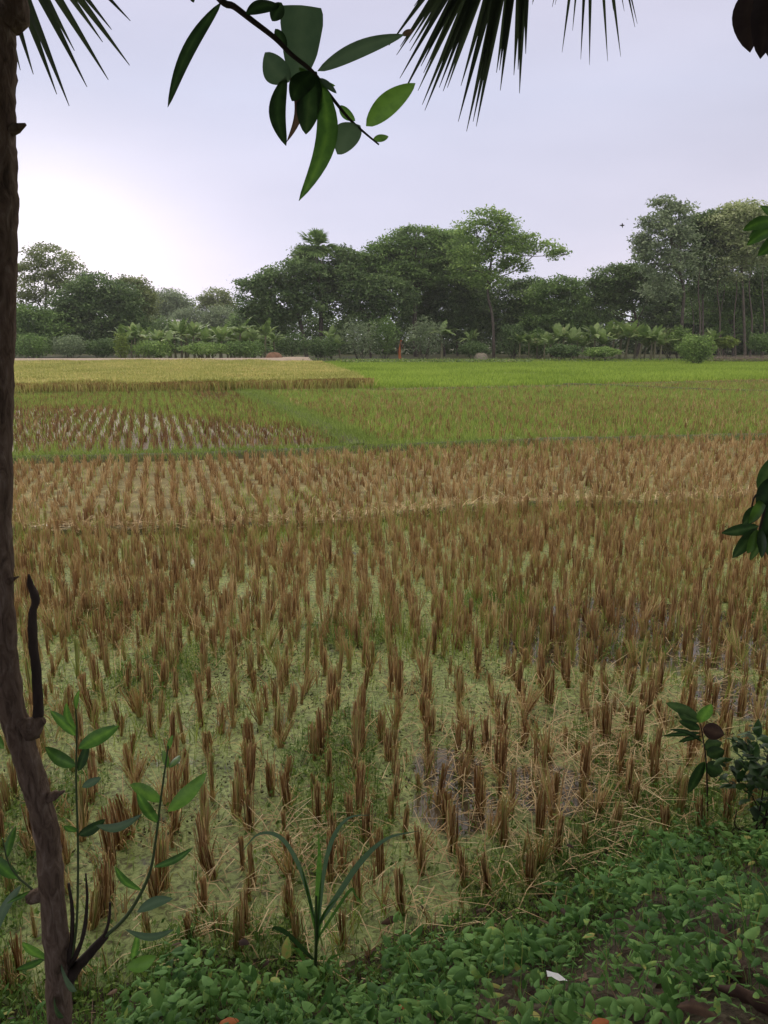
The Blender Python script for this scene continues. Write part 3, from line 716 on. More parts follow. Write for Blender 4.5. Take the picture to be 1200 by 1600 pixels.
for i, (cx, cy, rx, ry, Yd, mt, lb) in enumerate(((300, 505, 32, 20, 150, 't_grey', 'low grey tree behind the banana thicket, left of the thin topped tree'), (352, 503, 34, 20, 145, 't_grey', 'low grey tree under the thin topped tree behind the banana thicket'),
                                            (392, 508, 26, 22, 130, 't_mid', 'low tree in the gap against the left flank of the centre grove'), (240, 520, 30, 22, 120, 't_dark', 'low dark tree behind the left end of the banana thicket'))):
    T('tree', lb, 'tree', [(cx, cy, rx, ry), (cx - rx * .5, cy + 12, rx * .7, ry), (cx + rx * .5, cy + 12, rx * .7, ry)], Yd, M[mt], [(cx, 560), (cx, cy)], BK, leafL=.42, spread=.8, gap=.22, dens=5, seed=10 + i)
# centre grove
T('tree', 'dark spreading tree with flat crown reaching furthest left of the centre grove', 'tree', [(405, 450, 30, 16), (435, 435, 34, 16), (470, 425, 34, 18), (400, 475, 26, 18), (440, 470, 40, 24), (480, 470, 34, 26), (425, 500, 34, 22), (395, 495, 20, 14)], 86, M['t_dark'], [(480, 560), (472, 515), (462, 480), (450, 450)], CT, gap=.33, dens=9, seed=20, tr=.24)
T('tree', 'tall dark tree in front of the fan palm with a narrow gap to its right', 'tree', [(505, 402, 34, 16), (535, 402, 22, 12), (490, 425, 32, 20), (525, 432, 28, 22), (505, 465, 32, 28), (480, 400, 22, 12), (548, 408, 14, 8)], 90, M['t_dark'], [(500, 560), (503, 490), (508, 430)], CT, gap=.36, dens=9, seed=21, tr=.26)
T('tree', 'wide layered rain tree with the bright domed top in mid grove', 'tree', [(655, 368, 34, 13), (690, 375, 26, 14), (625, 385, 36, 15), (600, 400, 34, 14), (575, 412, 26, 12), (665, 400, 48, 20), (700, 410, 30, 22), (610, 425, 52, 18), (570, 440, 32, 18), (650, 435, 46, 20)], 92, M['t_mid'], [(650, 560), (648, 500), (650, 440), (655, 400)], CT, gap=.32, dens=9, seed=22, tr=.32, flat=.3)
T('tree', 'dark tree hanging low under the left side of the wide rain tree', 'tree', [(560, 455, 32, 24), (590, 460, 34, 26), (570, 490, 36, 26), (545, 430, 14, 16), (620, 470, 30, 26)], 87, M['t_dark'], [(580, 560), (575, 490)], CT, gap=.25, seed=23)
T('tree', 'dark green tree joining the wide rain tree to the slender airy one', 'tree', [(715, 385, 26, 22), (700, 420, 30, 26), (730, 430, 26, 28), (640, 410, 40, 26), (590, 425, 34, 22)], 98, M['t_mid'], [(715, 560), (712, 440)], CT, gap=.2, seed=36)
T('tree', 'dark crown under the right side of the wide rain tree', 'tree', [(660, 460, 36, 26), (700, 455, 32, 28), (735, 460, 28, 30), (690, 490, 44, 30), (730, 500, 34, 30), (650, 495, 30, 26)], 96, M['t_dark'], [(695, 560), (690, 490)], CT, gap=.2, seed=24)
T('tree', 'tall slender tree with airy top and a long branch reaching right over the gap', 'tree', [(760, 340, 26, 11), (785, 352, 22, 12), (740, 360, 24, 14), (770, 372, 40, 14), (815, 375, 26, 10), (845, 388, 22, 8), (872, 398, 16, 8), (735, 390, 34, 18), (790, 395, 36, 14), (740, 420, 32, 18), (800, 415, 24, 9), (765, 440, 26, 14)], 84, M['t_light'], [(772, 560), (770, 500), (762, 455), (768, 400), (766, 360)], CT, gap=.47, dens=8, seed=25, tr=.17, nleaf=12, spread=.45)
T('tree', 'dark rounded tree behind the slender trunk on its right side', 'tree', [(800, 470, 28, 26), (830, 455, 24, 18), (790, 500, 32, 30), (820, 500, 32, 30), (755, 490, 22, 36)], 95, M['t_dark'], [(805, 560), (803, 500)], CT, gap=.2, seed=26)
T('tree', 'lower mid green tree filling the grove between slender tree and right gap', 'tree', [(880, 450, 24, 16), (855, 465, 28, 22), (895, 475, 24, 22), (870, 500, 40, 28), (845, 510, 30, 26), (905, 505, 22, 26)], 91, M['t_mid'], [(862, 560), (864, 500)], CT, gap=.28, seed=27)
# right grove
T('tree', 'dark domed tree with bent trunk at the left end of the right grove', 'tree', [(960, 435, 34, 16), (990, 432, 34, 16), (935, 455, 26, 18), (975, 458, 40, 20), (1015, 450, 32, 22), (950, 480, 34, 18)], 92, M['t_dark'], [(992, 560), (1000, 530), (992, 490), (985, 455)], RT, gap=.2, seed=30, tr=.22)
T('tree', 'tall airy grey green tree that tops the right grove on its left', 'tree', [(1040, 322, 18, 12), (1060, 335, 22, 14), (1025, 348, 20, 12), (1045, 365, 34, 18), (1003, 375, 12, 8), (1020, 395, 28, 18), (1062, 385, 26, 22), (1045, 420, 36, 22), (1005, 395, 14, 12), (1035, 450, 26, 18)], 84, M['t_grey'], [(1066, 560), (1066, 500), (1068, 450), (1052, 400), (1046, 350)], RT, gap=.46, dens=9, seed=31, tr=.2, nleaf=13, spread=.42)
T('tree', 'dense dark tree between the two pale tops of the right grove', 'tree', [(1095, 350, 24, 14), (1110, 365, 30, 20), (1085, 385, 26, 24), (1110, 410, 32, 26), (1085, 435, 26, 24), (1105, 345, 16, 10)], 88, M['t_dark'], [(1100, 560), (1098, 480), (1100, 400)], RT, gap=.26, seed=32, bark=M['pale_bark'])
T('tree', 'pale whitish topped tree at the right end of the grove', 'tree', [(1150, 335, 30, 14), (1175, 328, 24, 12), (1130, 355, 26, 16), (1165, 360, 36, 22), (1195, 345, 22, 16), (1150, 390, 34, 22), (1190, 385, 30, 26), (1145, 420, 26, 18)], 86, M['t_pale'], [(1165, 560), (1162, 480), (1158, 400), (1155, 360)], RT, gap=.36, seed=33, bark=M['pale_bark'], dens=10)
T('tree', 'grey green tree filling the lower right grove below the pale topped tree', 'tree', [(1120, 455, 34, 24), (1155, 460, 34, 26), (1185, 470, 26, 26), (1100, 480, 24, 24), (1140, 500, 34, 20)], 93, M['t_mid'], [(1146, 560), (1144, 480)], RT, gap=.4, seed=35)
T('tree', 'mid green tree behind the pale one, cut by the right frame edge', 'tree', [(1200, 350, 26, 20), (1225, 380, 32, 30), (1195, 420, 34, 26), (1225, 430, 34, 30), (1190, 460, 28, 24), (1235, 350, 26, 20)], 92, M['t_mid'], [(1215, 560), (1213, 450)], RT, gap=.25, seed=34)
for i, (cx, w_, lb) in enumerate(((1130, 30, 'shadowy tree low behind the thin pale trunks, left of the pale topped tree'), (1180, 34, 'shadowy tree low behind the thin pale trunks at the right edge'), (1075, 28, 'shadowy tree low behind the tall airy trunk of the right grove'), (1035, 26, 'shadowy tree low behind the domed tree of the right grove'))):
    T('tree', lb, 'tree', [(cx, 470, w_, 26), (cx - 12, 500, w_, 26), (cx + 14, 500, w_, 26), (cx, 525, w_ + 6, 20)], 104 + 2 * i, M['t_dark'], [(cx, 560), (cx, 500)], RT, gap=.26, leafL=.42, spread=.7, dens=6, seed=40 + i)
# thin bare trunks of the right plantation
for i, (cx, top, ln, wd) in enumerate(((1092, 420, 2, .09), (1122, 430, 3, .08), (1150, 430, -3, .09), (1172, 410, 3, .11), (1192, 400, 2, .1), (1130, 440, -5, .07), (1205, 420, -2, .1), (1078, 470, 6, .06))):
    Yd = 84 + (i * 37 % 9) * .9
    b0 = np.array(P(cx, 560, Yd)); b0[2] = .05
    e = empty('thin_tree', tuple(b0), 'thin straight bare trunk in the right hand plantation with a small tuft on top', 'tree', 'thin trunks of the right plantation')
    mb = MB(); pth = smooth_path([b0, P(cx + ln, 500, Yd), P(cx - ln * .5, 450, Yd), P(cx + ln, top, Yd)], 5); tube(mb, pth, np.linspace(wd, wd * .5, len(pth)), 6, cap=False); mb.build('trunk', M['pale_bark'], e, tuple(b0))
    mb = MB(); c0 = np.array(P(cx + ln, top, Yd)); c = c0 + RNG.normal(0, 1, (260, 3)) * np.array([.8, .8, 1.1]); L = .3 * RNG.uniform(.6, 1.3, 260); leafcards(mb, c, L, L * .5); mb.build('crown', M['t_grey'], e, tuple(b0))
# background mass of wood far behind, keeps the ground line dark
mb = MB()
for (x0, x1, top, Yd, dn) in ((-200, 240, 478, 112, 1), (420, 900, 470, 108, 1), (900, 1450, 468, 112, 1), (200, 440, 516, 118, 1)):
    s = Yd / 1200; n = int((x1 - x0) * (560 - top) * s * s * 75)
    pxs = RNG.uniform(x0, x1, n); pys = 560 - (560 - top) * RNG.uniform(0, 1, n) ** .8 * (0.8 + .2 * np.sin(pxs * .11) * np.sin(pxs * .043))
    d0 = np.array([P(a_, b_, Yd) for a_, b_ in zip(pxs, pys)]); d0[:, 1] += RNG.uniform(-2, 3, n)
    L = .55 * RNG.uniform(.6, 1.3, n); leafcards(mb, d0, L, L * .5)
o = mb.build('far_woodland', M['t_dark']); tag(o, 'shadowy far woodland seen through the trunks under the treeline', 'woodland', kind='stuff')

# fan palm rising above the centre grove
def palm_fan(mb, hub, axis, spread, Ls, nseg, w, tilt=None, k=5, droop=.12, nrm=None, jitter=.03, a=None, split=True):
    """fan leaf: segments radiating from hub in the plane (axis, side)"""
    axis = np.asarray(axis, float); axis /= np.linalg.norm(axis)
    nrm = np.asarray(nrm if nrm is not None else (0, 1, 0.2), float); nrm = nrm - nrm.dot(axis) * axis; nrm /= np.linalg.norm(nrm); side = np.cross(axis, nrm)
    for i in range(nseg):
        f = (i / (nseg - 1) - .5) * 2; th = f * spread + random.uniform(-jitter, jitter); d = axis * math.cos(th) + side * math.sin(th)
        L = Ls * (1 - .22 * abs(f) ** 2) * random.uniform(.80, 1.06)
        t = np.linspace(0, 1, k + 1); ww = w * np.interp(t, [0, .35, .7, 1], [.35, 1, .62, .06])
        pl_ = nrm * (.12 * (1 if i % 2 else -1))
        s_ = np.cross(d, nrm); s_ = s_ + pl_; s_ /= np.linalg.norm(s_)
        c = np.asarray(hub) + d * (t * L)[:, None] + np.array([0, 0, -1]) * (droop * L * t ** 2.2)[:, None] + nrm * (random.uniform(-.03, .03) * L * t ** 2)[:, None]
        V = np.stack([c - s_ * ww[:, None] * .5, c + nrm * (ww[:, None] * .18), c + s_ * ww[:, None] * .5], 1).reshape(-1, 3); F = []
        for q in range(k):
            for j in range(2): b_ = q * 3 + j; F.append([b_, b_ + 1, b_ + 4, b_ + 3])
        mb.add(V, F, random.random() if a is None else a)
c0 = np.array(P(494, 391, 88)); b0 = np.array([c0[0] + .3, 88, .1])
e = empty('fan_palm', tuple(b0), 'fan palm whose spiky head pokes above the centre grove', 'palm tree')
mb = MB(); pth = smooth_path([b0, (b0 + c0) / 2 + np.array([.2, 0, 0]), c0], 6); tube(mb, pth, np.linspace(.24, .17, len(pth)), 8, cap=False); mb.build('trunk', M['far_bark'], e, tuple(b0))
mb = MB()
for i in range(44):
    q = random.uniform(0, 6.28); elv = random.uniform(-.35, 1.35); d = np.array([math.cos(q) * math.cos(elv), math.sin(q) * math.cos(elv), math.sin(elv)])
    hub = c0 + d * random.uniform(.9, 1.7); tube(mb, [c0, (c0 + hub) / 2, hub], [.05, .035, .03], 4, .3, cap=False)
    palm_fan(mb, hub, d + np.array([0, 0, -.1]), 1.1, 1.5, 13, .15, droop=.3, nrm=np.cross(d, (math.sin(q), -math.cos(q), .3)))
mb.build('frond', M['t_mid'], e, tuple(b0))
mb = MB()
for i in range(12):
    q = random.uniform(0, 6.28); d = np.array([math.cos(q) * .5, math.sin(q) * .5, -1]); hub = c0 + d * .9
    palm_fan(mb, hub, d, .7, 1.1, 9, .14, droop=.1, nrm=(math.cos(q), math.sin(q), .4))
mb.build('dead_frond', M['hay'], e, tuple(b0))

# bananas
def banana_proto(seed):
    r = np.random.default_rng(seed); H = r.uniform(1.5, 2.2); st = MB(); lf = MB()
    ln = r.normal(0, .12, 2); top = np.array([ln[0], ln[1], H])
    tube(st, smooth_path([(0, 0, -.1), (ln[0] * .3, ln[1] * .3, H * .5), top], 3), np.linspace(.12, .07, 7), 7, r.uniform(), cap=False)
    n = int(r.integers(9, 13))
    for i in range(n):
        q = i * 2.4 + r.uniform(-.4, .4); L = r.uniform(1.4, 2.1); up = r.uniform(.45, 1.4); k = 9; t = np.linspace(0, 1, k)
        out = np.array([math.cos(q), math.sin(q), 0]); arch = .28 + .5 * (1.3 - up)
        c = top + out * (L * (t * math.cos(up) + .12 * t ** 2))[:, None] + np.array([0, 0, 1]) * (L * (t * math.sin(up) - arch * t ** 2.3 * .8))[:, None]
        c[:, 2] = np.maximum(c[:, 2], .1)
        w = r.uniform(.46, .68) * np.interp(t, [0, .1, .25, .75, 1], [.05, .45, 1, .85, .15]); sd = np.array([-math.sin(q), math.cos(q), 0])
        a = r.beta(2, 1.6)
        # torn into strips on each side
        for sgn in (-1, 1):
            for m in range(k - 1):
                gapf = .96 if r.uniform() < .7 else .75; p0, p1 = c[m], c[m] + (c[m + 1] - c[m]) * gapf; w0, w1 = w[m] * .5, (w[m] + (w[m + 1] - w[m]) * gapf) * .5
                dn = np.array([0, 0, -1]) * r.uniform(.05, .4)
                V = [c[m], c[m + 1], p1 + sgn * sd * w1 + dn * w1, p0 + sgn * sd * w0 + dn * w0]; lf.add(V, [[0, 1, 2, 3]], np.clip(a + r.normal(0, .08), 0, 1))
    def md(mb, mat, nm): return make_mesh(nm, np.concatenate(mb.V), np.concatenate(mb.F), mat, np.concatenate(mb.A))
    return md(st, M['stem_pale'], 'stem'), md(lf, M['banana'], 'leaves')
BP = [banana_proto(500 + i) for i in range(6)]
def banana(px_, Yd, s, label, group, z=.1):
    b0 = P(px_, 560, Yd); e = empty('banana_plant', (b0[0], Yd, z), label, 'banana plant', group); e.rotation_euler = (0, 0, random.uniform(0, 6.28)); e.scale = (s, s, s * random.uniform(.9, 1.1))
    st, lf = BP[random.randrange(6)]
    for nm, me in (('stem', st), ('leaves', lf)):
        o = bpy.data.objects.new(nm, me); COL.objects.link(o); o.parent = e
for i in range(36):
    pxx = 196 + i * 6.6 + random.uniform(-4, 4); banana(pxx, 74 + (i * 29 % 11) * .8, random.uniform(.9, 1.2), 'banana plant in the thick row behind the pale road, left of the centre grove', 'banana plants behind the left road', .1)
for i, (pxx, Yd, s, lb) in enumerate(((518, 80, 1.15, 'pale leaning banana plant under the tall dark trees, left of the orange trunk'), (532, 79, .95, 'smaller banana plant just right of the pale leaning one'), (690, 80, 1.15, 'banana plant with drooping leaves under the grove, right of the orange trunk'), (735, 83, .9, 'small banana plant in the dark left of the slender trunk'), (655, 81, .95, 'banana plant half hidden in shrubs just right of the orange trunk'), (1112, 78, 1.0, 'banana plant alone behind the round green bush at right'), (1125, 81, .8, 'smaller banana plant right of the one behind the round bush'))):
    banana(pxx, Yd, s, lb, None if 0 else 'scattered banana plants under the groves')
for i in range(19):
    pxx = 862 + i * 9.6 + random.uniform(-5, 5); banana(pxx, 76 + (i * 31 % 9) * .8, random.uniform(.85, 1.2) * (1.25 if 7 < i < 14 else 1), 'banana plant in the pale clump under the gap between the two groves', 'banana plants of the right clump')
for i, pxx in enumerate((812, 826, 838, 850)):
    banana(pxx, 79 + i % 3, .85, 'low banana plant in the dark row left of the pale clump', 'low banana plants left of the pale clump')

def bush(label, cx, cy, rx, ry, Yd, mat, name='bush', cat='bush', group=None, leafL=.2, n=2600, up=.5, base=.05, asp=.4):
    b0 = np.array(P(cx, 560, Yd)); b0[2] = base; s = Yd / 1200
    e = empty(name, tuple(b0), label, cat, group); mb = MB()
    c0 = np.array(P(cx, cy, Yd)); d = RNG.standard_normal((n, 3)); d /= np.linalg.norm(d, axis=1)[:, None]
    lum = 1 + .18 * np.sin(d[:, 0] * 6 + cx) * np.sin(d[:, 2] * 5 + 1) + RNG.normal(0, .07, n)
    rad = RNG.uniform(.1, 1, n) ** .45 * lum
    p = c0 + d * rad[:, None] * np.array([rx * s, rx * s * .8, ry * s]); p[:, 2] = np.maximum(p[:, 2], base + RNG.uniform(0, .3, n))
    L = leafL * RNG.uniform(.6, 1.4, n); leafcards(mb, p, L, L * asp, up=up, a=np.clip(RNG.uniform(0, 1, n) * .8 + .1 * np.sin(p[:, 0] * 3), 0, 1)); mb.build('foliage', mat, e, tuple(b0))
    mb = MB()
    for i in range(7):
        q = b0 + np.array([RNG.normal(0, .15), RNG.normal(0, .15), -.1]); t = c0 + RNG.normal(0, 1, 3) * np.array([rx * s * .5, rx * s * .4, ry * s * .4]); pth = smooth_path([q, (q + t) / 2 + RNG.normal(0, .1, 3), t], 3); tube(mb, pth, np.linspace(.035, .012, len(pth)), 4, cap=False)
    mb.build('stem', M['far_bark'], e, tuple(b0))
    return e
UG = 'undergrowth shrubs along the field edge'
bush('bright round green bush standing alone at the edge of the young rice', 1088, 545, 28, 21, 66, M['t_light'], leafL=.2, n=5200, group=UG)
bush('bright yellow green sapling at the left end of the banana row', 190, 540, 12, 20, 72, M['grass'], 'sapling', 'sapling', UG, n=1200)
for a_ in (('tall grey green shrub beside the pale leaning banana', 560, 528, 34, 28, 80, 't_grey'), ('round green shrub left of the orange trunk', 600, 525, 26, 30, 81, 't_mid'), ('wide grey brown shrub right of the orange trunk', 665, 525, 34, 28, 80, 't_grey'), ('low green shrub filling the left half of the banana row', 240, 545, 34, 13, 73, 't_light'), ('low green shrub at the right end of the banana row', 385, 545, 34, 13, 73, 't_mid'), ('dark shrub at the left foot of the centre grove', 455, 538, 34, 18, 79, 't_dark'),
           ('low dark shrub in the shade left of the slender trunk', 740, 545, 26, 12, 80, 't_dark'), ('tall dark shrub right of the slender trunk', 800, 530, 22, 24, 81, 't_dark'), ('mid green shrub between slender tree and pale bananas', 840, 535, 24, 22, 83, 't_mid'), ('low dark shrub under the left half of the grove', 505, 543, 26, 16, 78, 't_dark'),
           ('brown green shrub right of the pale banana clump', 1045, 530, 22, 18, 84, 't_olive'), ('light green shrub behind the round bush', 1062, 530, 18, 20, 82, 't_light'), ('small bright yellow shrub beyond the brush pile', 1135, 535, 18, 9, 78, 'grass'), ('low green shrub at the far left behind the road', 50, 540, 30, 18, 76, 't_mid'),
           ('low grey shrub under the broad dark left tree', 110, 540, 30, 16, 77, 't_grey'), ('low dark shrub right under the broad dark left tree', 160, 543, 26, 14, 77, 't_dark'), ('leafy shrub at right edge above the brush pile', 1190, 535, 22, 14, 80, 't_mid'), ('low pale shrub in front of the banana clump', 940, 550, 30, 8, 74, 't_light'), ('dark low shrub left of the pale banana clump', 880, 548, 26, 10, 75, 't_dark'), ('low shrub under the banana row, middle of the left road', 320, 545, 40, 10, 72, 't_light')):
    bush(a_[0], *a_[1:6], M[a_[6]], group=UG, n=2400, leafL=.24)
# broad leaved plants in a ragged row at the edge
mb = MB(); n = 1500; pxs = RNG.uniform(535, 830, n); cxs = np.array([P(q, 557, 70)[0] for q in pxs]); c = np.stack([cxs, 69.5 + RNG.uniform(-1, 1.5, n), RNG.uniform(.08, .42, n)], 1); L = .22 * RNG.uniform(.6, 1.3, n); leafcards(mb, c, L, L * .7)
n = 3500; pxs = RNG.uniform(20, 1200, n); cxs = np.array([P(q, 557, 71)[0] for q in pxs]); c = np.stack([cxs, 71 + RNG.uniform(-2, 3.5, n), RNG.uniform(.1, .5, n)], 1); k = ~((c[:, 0] < -9)); c = c[k]; L = .2 * RNG.uniform(.6, 1.3, len(c)); leafcards(mb, c, L, L * .35, up=.0)
o = mb.build('edge_plants', M['banana']); tag(o, 'ragged row of broad leaved plants edging the young rice', 'plants', kind='stuff')

# orange brown dead trunk, hay mound, earth mound, brush pile, house
b0 = np.array(P(625, 560, 77)); b0[2] = .1
e = empty('dead_banana_stump', tuple(b0), 'orange brown dried stem standing upright in the centre grove', 'stump')
mb = MB(); pth = smooth_path([b0, b0 + np.array([-.05, 0, 1.0]), b0 + np.array([.12, 0, 2.0])], 5); tube(mb, pth, np.linspace(.16, .08, len(pth)), 7, bump=.1); mb.build('stem', M['orange_leaf'], e, tuple(b0))
mb = MB()
for i in range(7):
    q = i * .9; t0 = pth[-1 - i % 5]; leaf(mb, t0, t0 + np.array([math.cos(q) * .3, math.sin(q) * .3, -.7]), .16, (math.cos(q), math.sin(q), .2), .15, 0, .5, 6)
mb.build('dry_leaf', M['brown_leaf'], e, tuple(b0))
def mound(name, label, cat, px_, Yd, wx, wz, mat, n=700, L=.35, w=.03):
    b0 = np.array(P(px_, 560, Yd)); b0[2] = .08; mb = MB(); q = np.linspace(0, 6.283, 25)[:-1]; rings = 7; V = []
    for i in range(rings + 1):
        f = i / rings; rr = math.cos(f * math.pi / 2) ** .7
        for a_ in q: V.append(b0 + np.array([wx * rr * math.cos(a_) * (1 + .08 * math.sin(3 * a_)), wx * .8 * rr * math.sin(a_), wz * math.sin(f * math.pi / 2) * (1 + .05 * math.sin(5 * a_))]))
    F = [[i * 24 + j, i * 24 + (j + 1) % 24, (i + 1) * 24 + (j + 1) % 24, (i + 1) * 24 + j] for i in range(rings) for j in range(24)]; mb.add(V, F, .4)
    if n:
        V = np.array(V); c = V[RNG.integers(0, len(V), n)]; blades(mb, c + RNG.normal(0, .04, (n, 3)), -RNG.uniform(.0, .25, n), RNG.uniform(.1, L, n), w, RNG.uniform(0, 6.28, n), 2, .6)
    o = mb.build(name, mat, None, tuple(b0)); tag(o, label, cat); return o
mound('hay_heap', 'small grey hay heap at the foot of the slender tree', 'hay heap', 752, 78, .7, .75, M['hay'])
mound('earth_mound', 'reddish brown earth mound where the pale road ends', 'earth mound', 428, 70, .85, .95, M['brick'], 0)
b0 = np.array(P(1165, 560, 72)); b0[2] = .08; mb = MB(); n = 2600
c = b0 + np.stack([RNG.uniform(-3.2, 4.6, n), RNG.normal(0, .5, n), RNG.uniform(0, .45, n)], 1); az = RNG.choice([0, math.pi], n) + RNG.normal(0, .5, n)
blades(mb, c, RNG.uniform(-.1, .3, n), RNG.uniform(.4, 1.3, n), .03, az, 3, .4); o = mb.build('brush_pile', foliage('dry_brush', [(0, (.12, .09, .07)), (1, (.32, .26, .22))], 0, .9, 1, .3), None, tuple(b0)); tag(o, 'long low pile of dry grey brush at the right field edge', 'brush pile')
b0 = np.array(P(268, 560, 140)); b0[2] = .1
e = empty('village_house', tuple(b0), 'small pale house half hidden behind the left trees above the banana row', 'house')
def box(mb, c, s, a=.5):
    c = np.array(c); s = np.array(s) / 2; V = [c + s * np.array(q) for q in ((-1, -1, -1), (1, -1, -1), (1, 1, -1), (-1, 1, -1), (-1, -1, 1), (1, -1, 1), (1, 1, 1), (-1, 1, 1))]
    mb.add(V, [[3, 2, 1, 0], [4, 5, 6, 7], [0, 1, 5, 4], [1, 2, 6, 5], [2, 3, 7, 6], [3, 0, 4, 7]], a)
mb = MB(); box(mb, b0 + np.array([0, 2, 2.2]), (3.0, 4, 4.4)); mb.build('wall', M['wall'], e, tuple(b0))
mb = MB(); c = b0 + np.array([0, 2, 4.4]); V = [c + np.array(q) for q in ((-2.1, -2.6, 0), (2.1, -2.6, 0), (2.1, 0, 1.1), (-2.1, 0, 1.1), (2.1, 2.6, 0), (-2.1, 2.6, 0))]; mb.add(V, [[0, 1, 2, 3], [3, 2, 4, 5]]); V2 = [v + np.array([0, 0, -.12]) for v in V]; mb.add(V2, [[3, 2, 1, 0], [5, 4, 2, 3]]); mb.add([V[0], V[1], V2[1], V2[0]], [[0, 1, 2, 3]]); mb.build('roof', M['tin'], e, tuple(b0))
mb = MB(); box(mb, b0 + np.array([.6, -.03, 3.4]), (.8, .08, 1.1)); box(mb, b0 + np.array([-.7, -.03, 3.4]), (.8, .08, 1.1)); mb.build('window', M['bird'], e, tuple(b0))
# bird
bp_ = np.array(P(972, 352, 60)); mb = MB(); tube(mb, [bp_ + np.array([0, 0, .16]), bp_ + np.array([.01, 0, .12]), bp_ + np.array([.02, 0, 0]), bp_ + np.array([.03, 0, -.12]), bp_ + np.array([.05, 0, -.2])], [.01, .035, .05, .03, .006], 8, cap=False)
mb.add([bp_ + np.array(q) for q in ((0, .02, .06), (0, .02, -.06), (-.16, .1, -.02), (-.14, .1, .03), (.04, -.02, .06), (.04, -.02, -.06), (.14, -.12, -.05), (.13, -.12, .01))], [[0, 1, 2, 3], [4, 5, 6, 7]]); o = mb.build('bird', M['bird'], None, tuple(bp_), True); tag(o, 'tiny dark bird flying in the sky above the gap between the groves', 'bird')

# ------------------------------------------------------------------ near tree on the left
TY = 1.6
def PP(lst, Y=TY): return [P(q[0], q[1], q[2] if len(q) > 2 else Y) for q in lst]
tb = np.array(P(97, 1640, TY)); tb[2] = float(bank_z(tb[0], tb[1])) - .05
NT = empty('acacia_tree', tuple(tb), 'slim brown trunked tree on the bank along the left edge, with green sprouts', 'tree')
mb = MB()
tp = PP([(97, 1700), (93, 1580), (88, 1480), (80, 1380), (74, 1310), (58, 1240), (34, 1160), (14, 1090), (3, 1000), (-1, 900), (-2, 780), (-1, 650), (1, 540), (4, 440), (6, 330), (5, 260), (2, 200), (2, 120), (2, 40), (-2, -60)])
tp = [tuple(tb)] + tp + [(-1.02, 1.55, 3.6), (-1.1, 1.35, 4.6), (-1.0, 1.1, 5.8)]
pth = smooth_path(tp, 7); m_ = len(pth)
rad = np.interp(np.arange(m_), np.linspace(0, m_ - 1, 14), [.046, .038, .037, .036, .037, .040, .035, .034, .034, .033, .033, .034, .036, .03])
zz_ = np.arange(m_); rad = rad * (1 + .04 * np.sin(zz_ * .9) + .03 * np.sin(zz_ * 2.3 + 1))
rad = rad * .78; tube(mb, pth, rad, 26, bump=.025)
# knots and scars
for (kx, ky, r_) in ((31, 198, .008), (60, 1130, .02), (66, 1395, .012), (20, 905, .006), (92, 1240, .008)):
    c0 = np.array(P(kx, ky, TY - .01)); c1 = np.array(P(kx + 9, ky - 4, TY - .012)); tube(mb, [c0 - (c1 - c0) * 2, c0 - (c1 - c0) * .6, c0, c1], [r_ * 1.5, r_ * 1.3, r_ * .8, r_ * .35], 8, bump=.12)
mb.build('trunk', M['bark'], NT, tuple(tb), True)
mb = MB(); tube(mb, smooth_path(PP([(52, 1150), (60, 1115), (57, 1050), (52, 1010), (51, 960), (56, 937), (48, 915), (45, 897)]), 4), np.interp(np.linspace(0, 1, 29), [0, .2, .4, .5, .62, .75, .9, 1], [.014, .011, .010, .010, .008, .0095, .006, .0015]), 9, bump=.05); mb.build('broken_branch', M['dark_bark'], NT, tuple(tb), True)
mb = MB()
tube(mb, smooth_path(PP([(88, 1545), (104, 1510), (112, 1470), (113, 1420), (107, 1380)]), 4), np.linspace(.009, .003, 17), 7, bump=.08)
tube(mb, smooth_path(PP([(106, 1515), (128, 1470), (136, 1410), (134, 1365)]), 4), np.linspace(.007, .002, 13), 7, bump=.08)
tube(mb, smooth_path(PP([(92, 1560), (118, 1515), (140, 1490), (165, 1462)]), 4), np.linspace(.016, .009, 13), 8, bump=.05)
tube(mb, smooth_path(PP([(160, 1470), (170, 1440), (172, 1410)]), 3), np.linspace(.005, .003, 7), 6)
mb.build('broken_branch', M['dark_bark'], NT, tuple(tb), True)
def sprout(name, stem, r0, r1, leaves, parent, origin, Y=TY, smat='stem_green', lmat='sheen_leaf', seed=0, asp=None, fold=.2):
    r = random.Random(seed)
    mb = MB(); p = smooth_path(PP(stem, Y), 5); tube(mb, p, np.linspace(r0, r1, len(p)), 6); so_ = mb.build(name, M[smat], parent, origin, True)
    for lf in leaves:
        x0, y0, x1, y1, w = lf[:5]; a = lf[5] if len(lf) > 5 else .4; sd = lf[6] if len(lf) > 6 else r.uniform(-.06, .06); mt = lf[7] if len(lf) > 7 else lmat; dz = lf[8] if len(lf) > 8 else r.uniform(-.05, .05)
        mb = MB(); A = P(x0, y0, Y); B = P(x1, y1, Y + dz); wm = w / 1200 * Y * 1.1
        leaf(mb, A, B, wm, (r.uniform(-.3, .3), -1, r.uniform(.1, .5)), r.uniform(.02, .1), sd, a, 11, fold)
        mb.build('leaf', M[mt], so_, origin, True)
    return so_
TB = tuple(tb)
sprout('sprout', [(112, 1500), (120, 1440), (122, 1330), (119, 1220), (120, 1140), (117, 1095)], .0035, .0018, [(119, 1197, 70, 1167, 23, .35), (122, 1170, 186, 1134, 24, .55), (118, 1150, 78, 1110, 17, .6), (122, 1205, 138, 1160, 16, .3, .05, 'dark_leaf'), (118, 1140, 104, 1098, 13, .7), (118, 1110, 124, 1078, 9, .8), (128, 1230, 158, 1215, 13, .5, 0, 'grey_leaf'), (120, 1300, 100, 1290, 16, .4), (122, 1305, 165, 1280, 17, .3, .06, 'dark_leaf'), (150, 1290, 222, 1272, 14, .6, .1, 'grey_leaf')], NT, TB, seed=1)
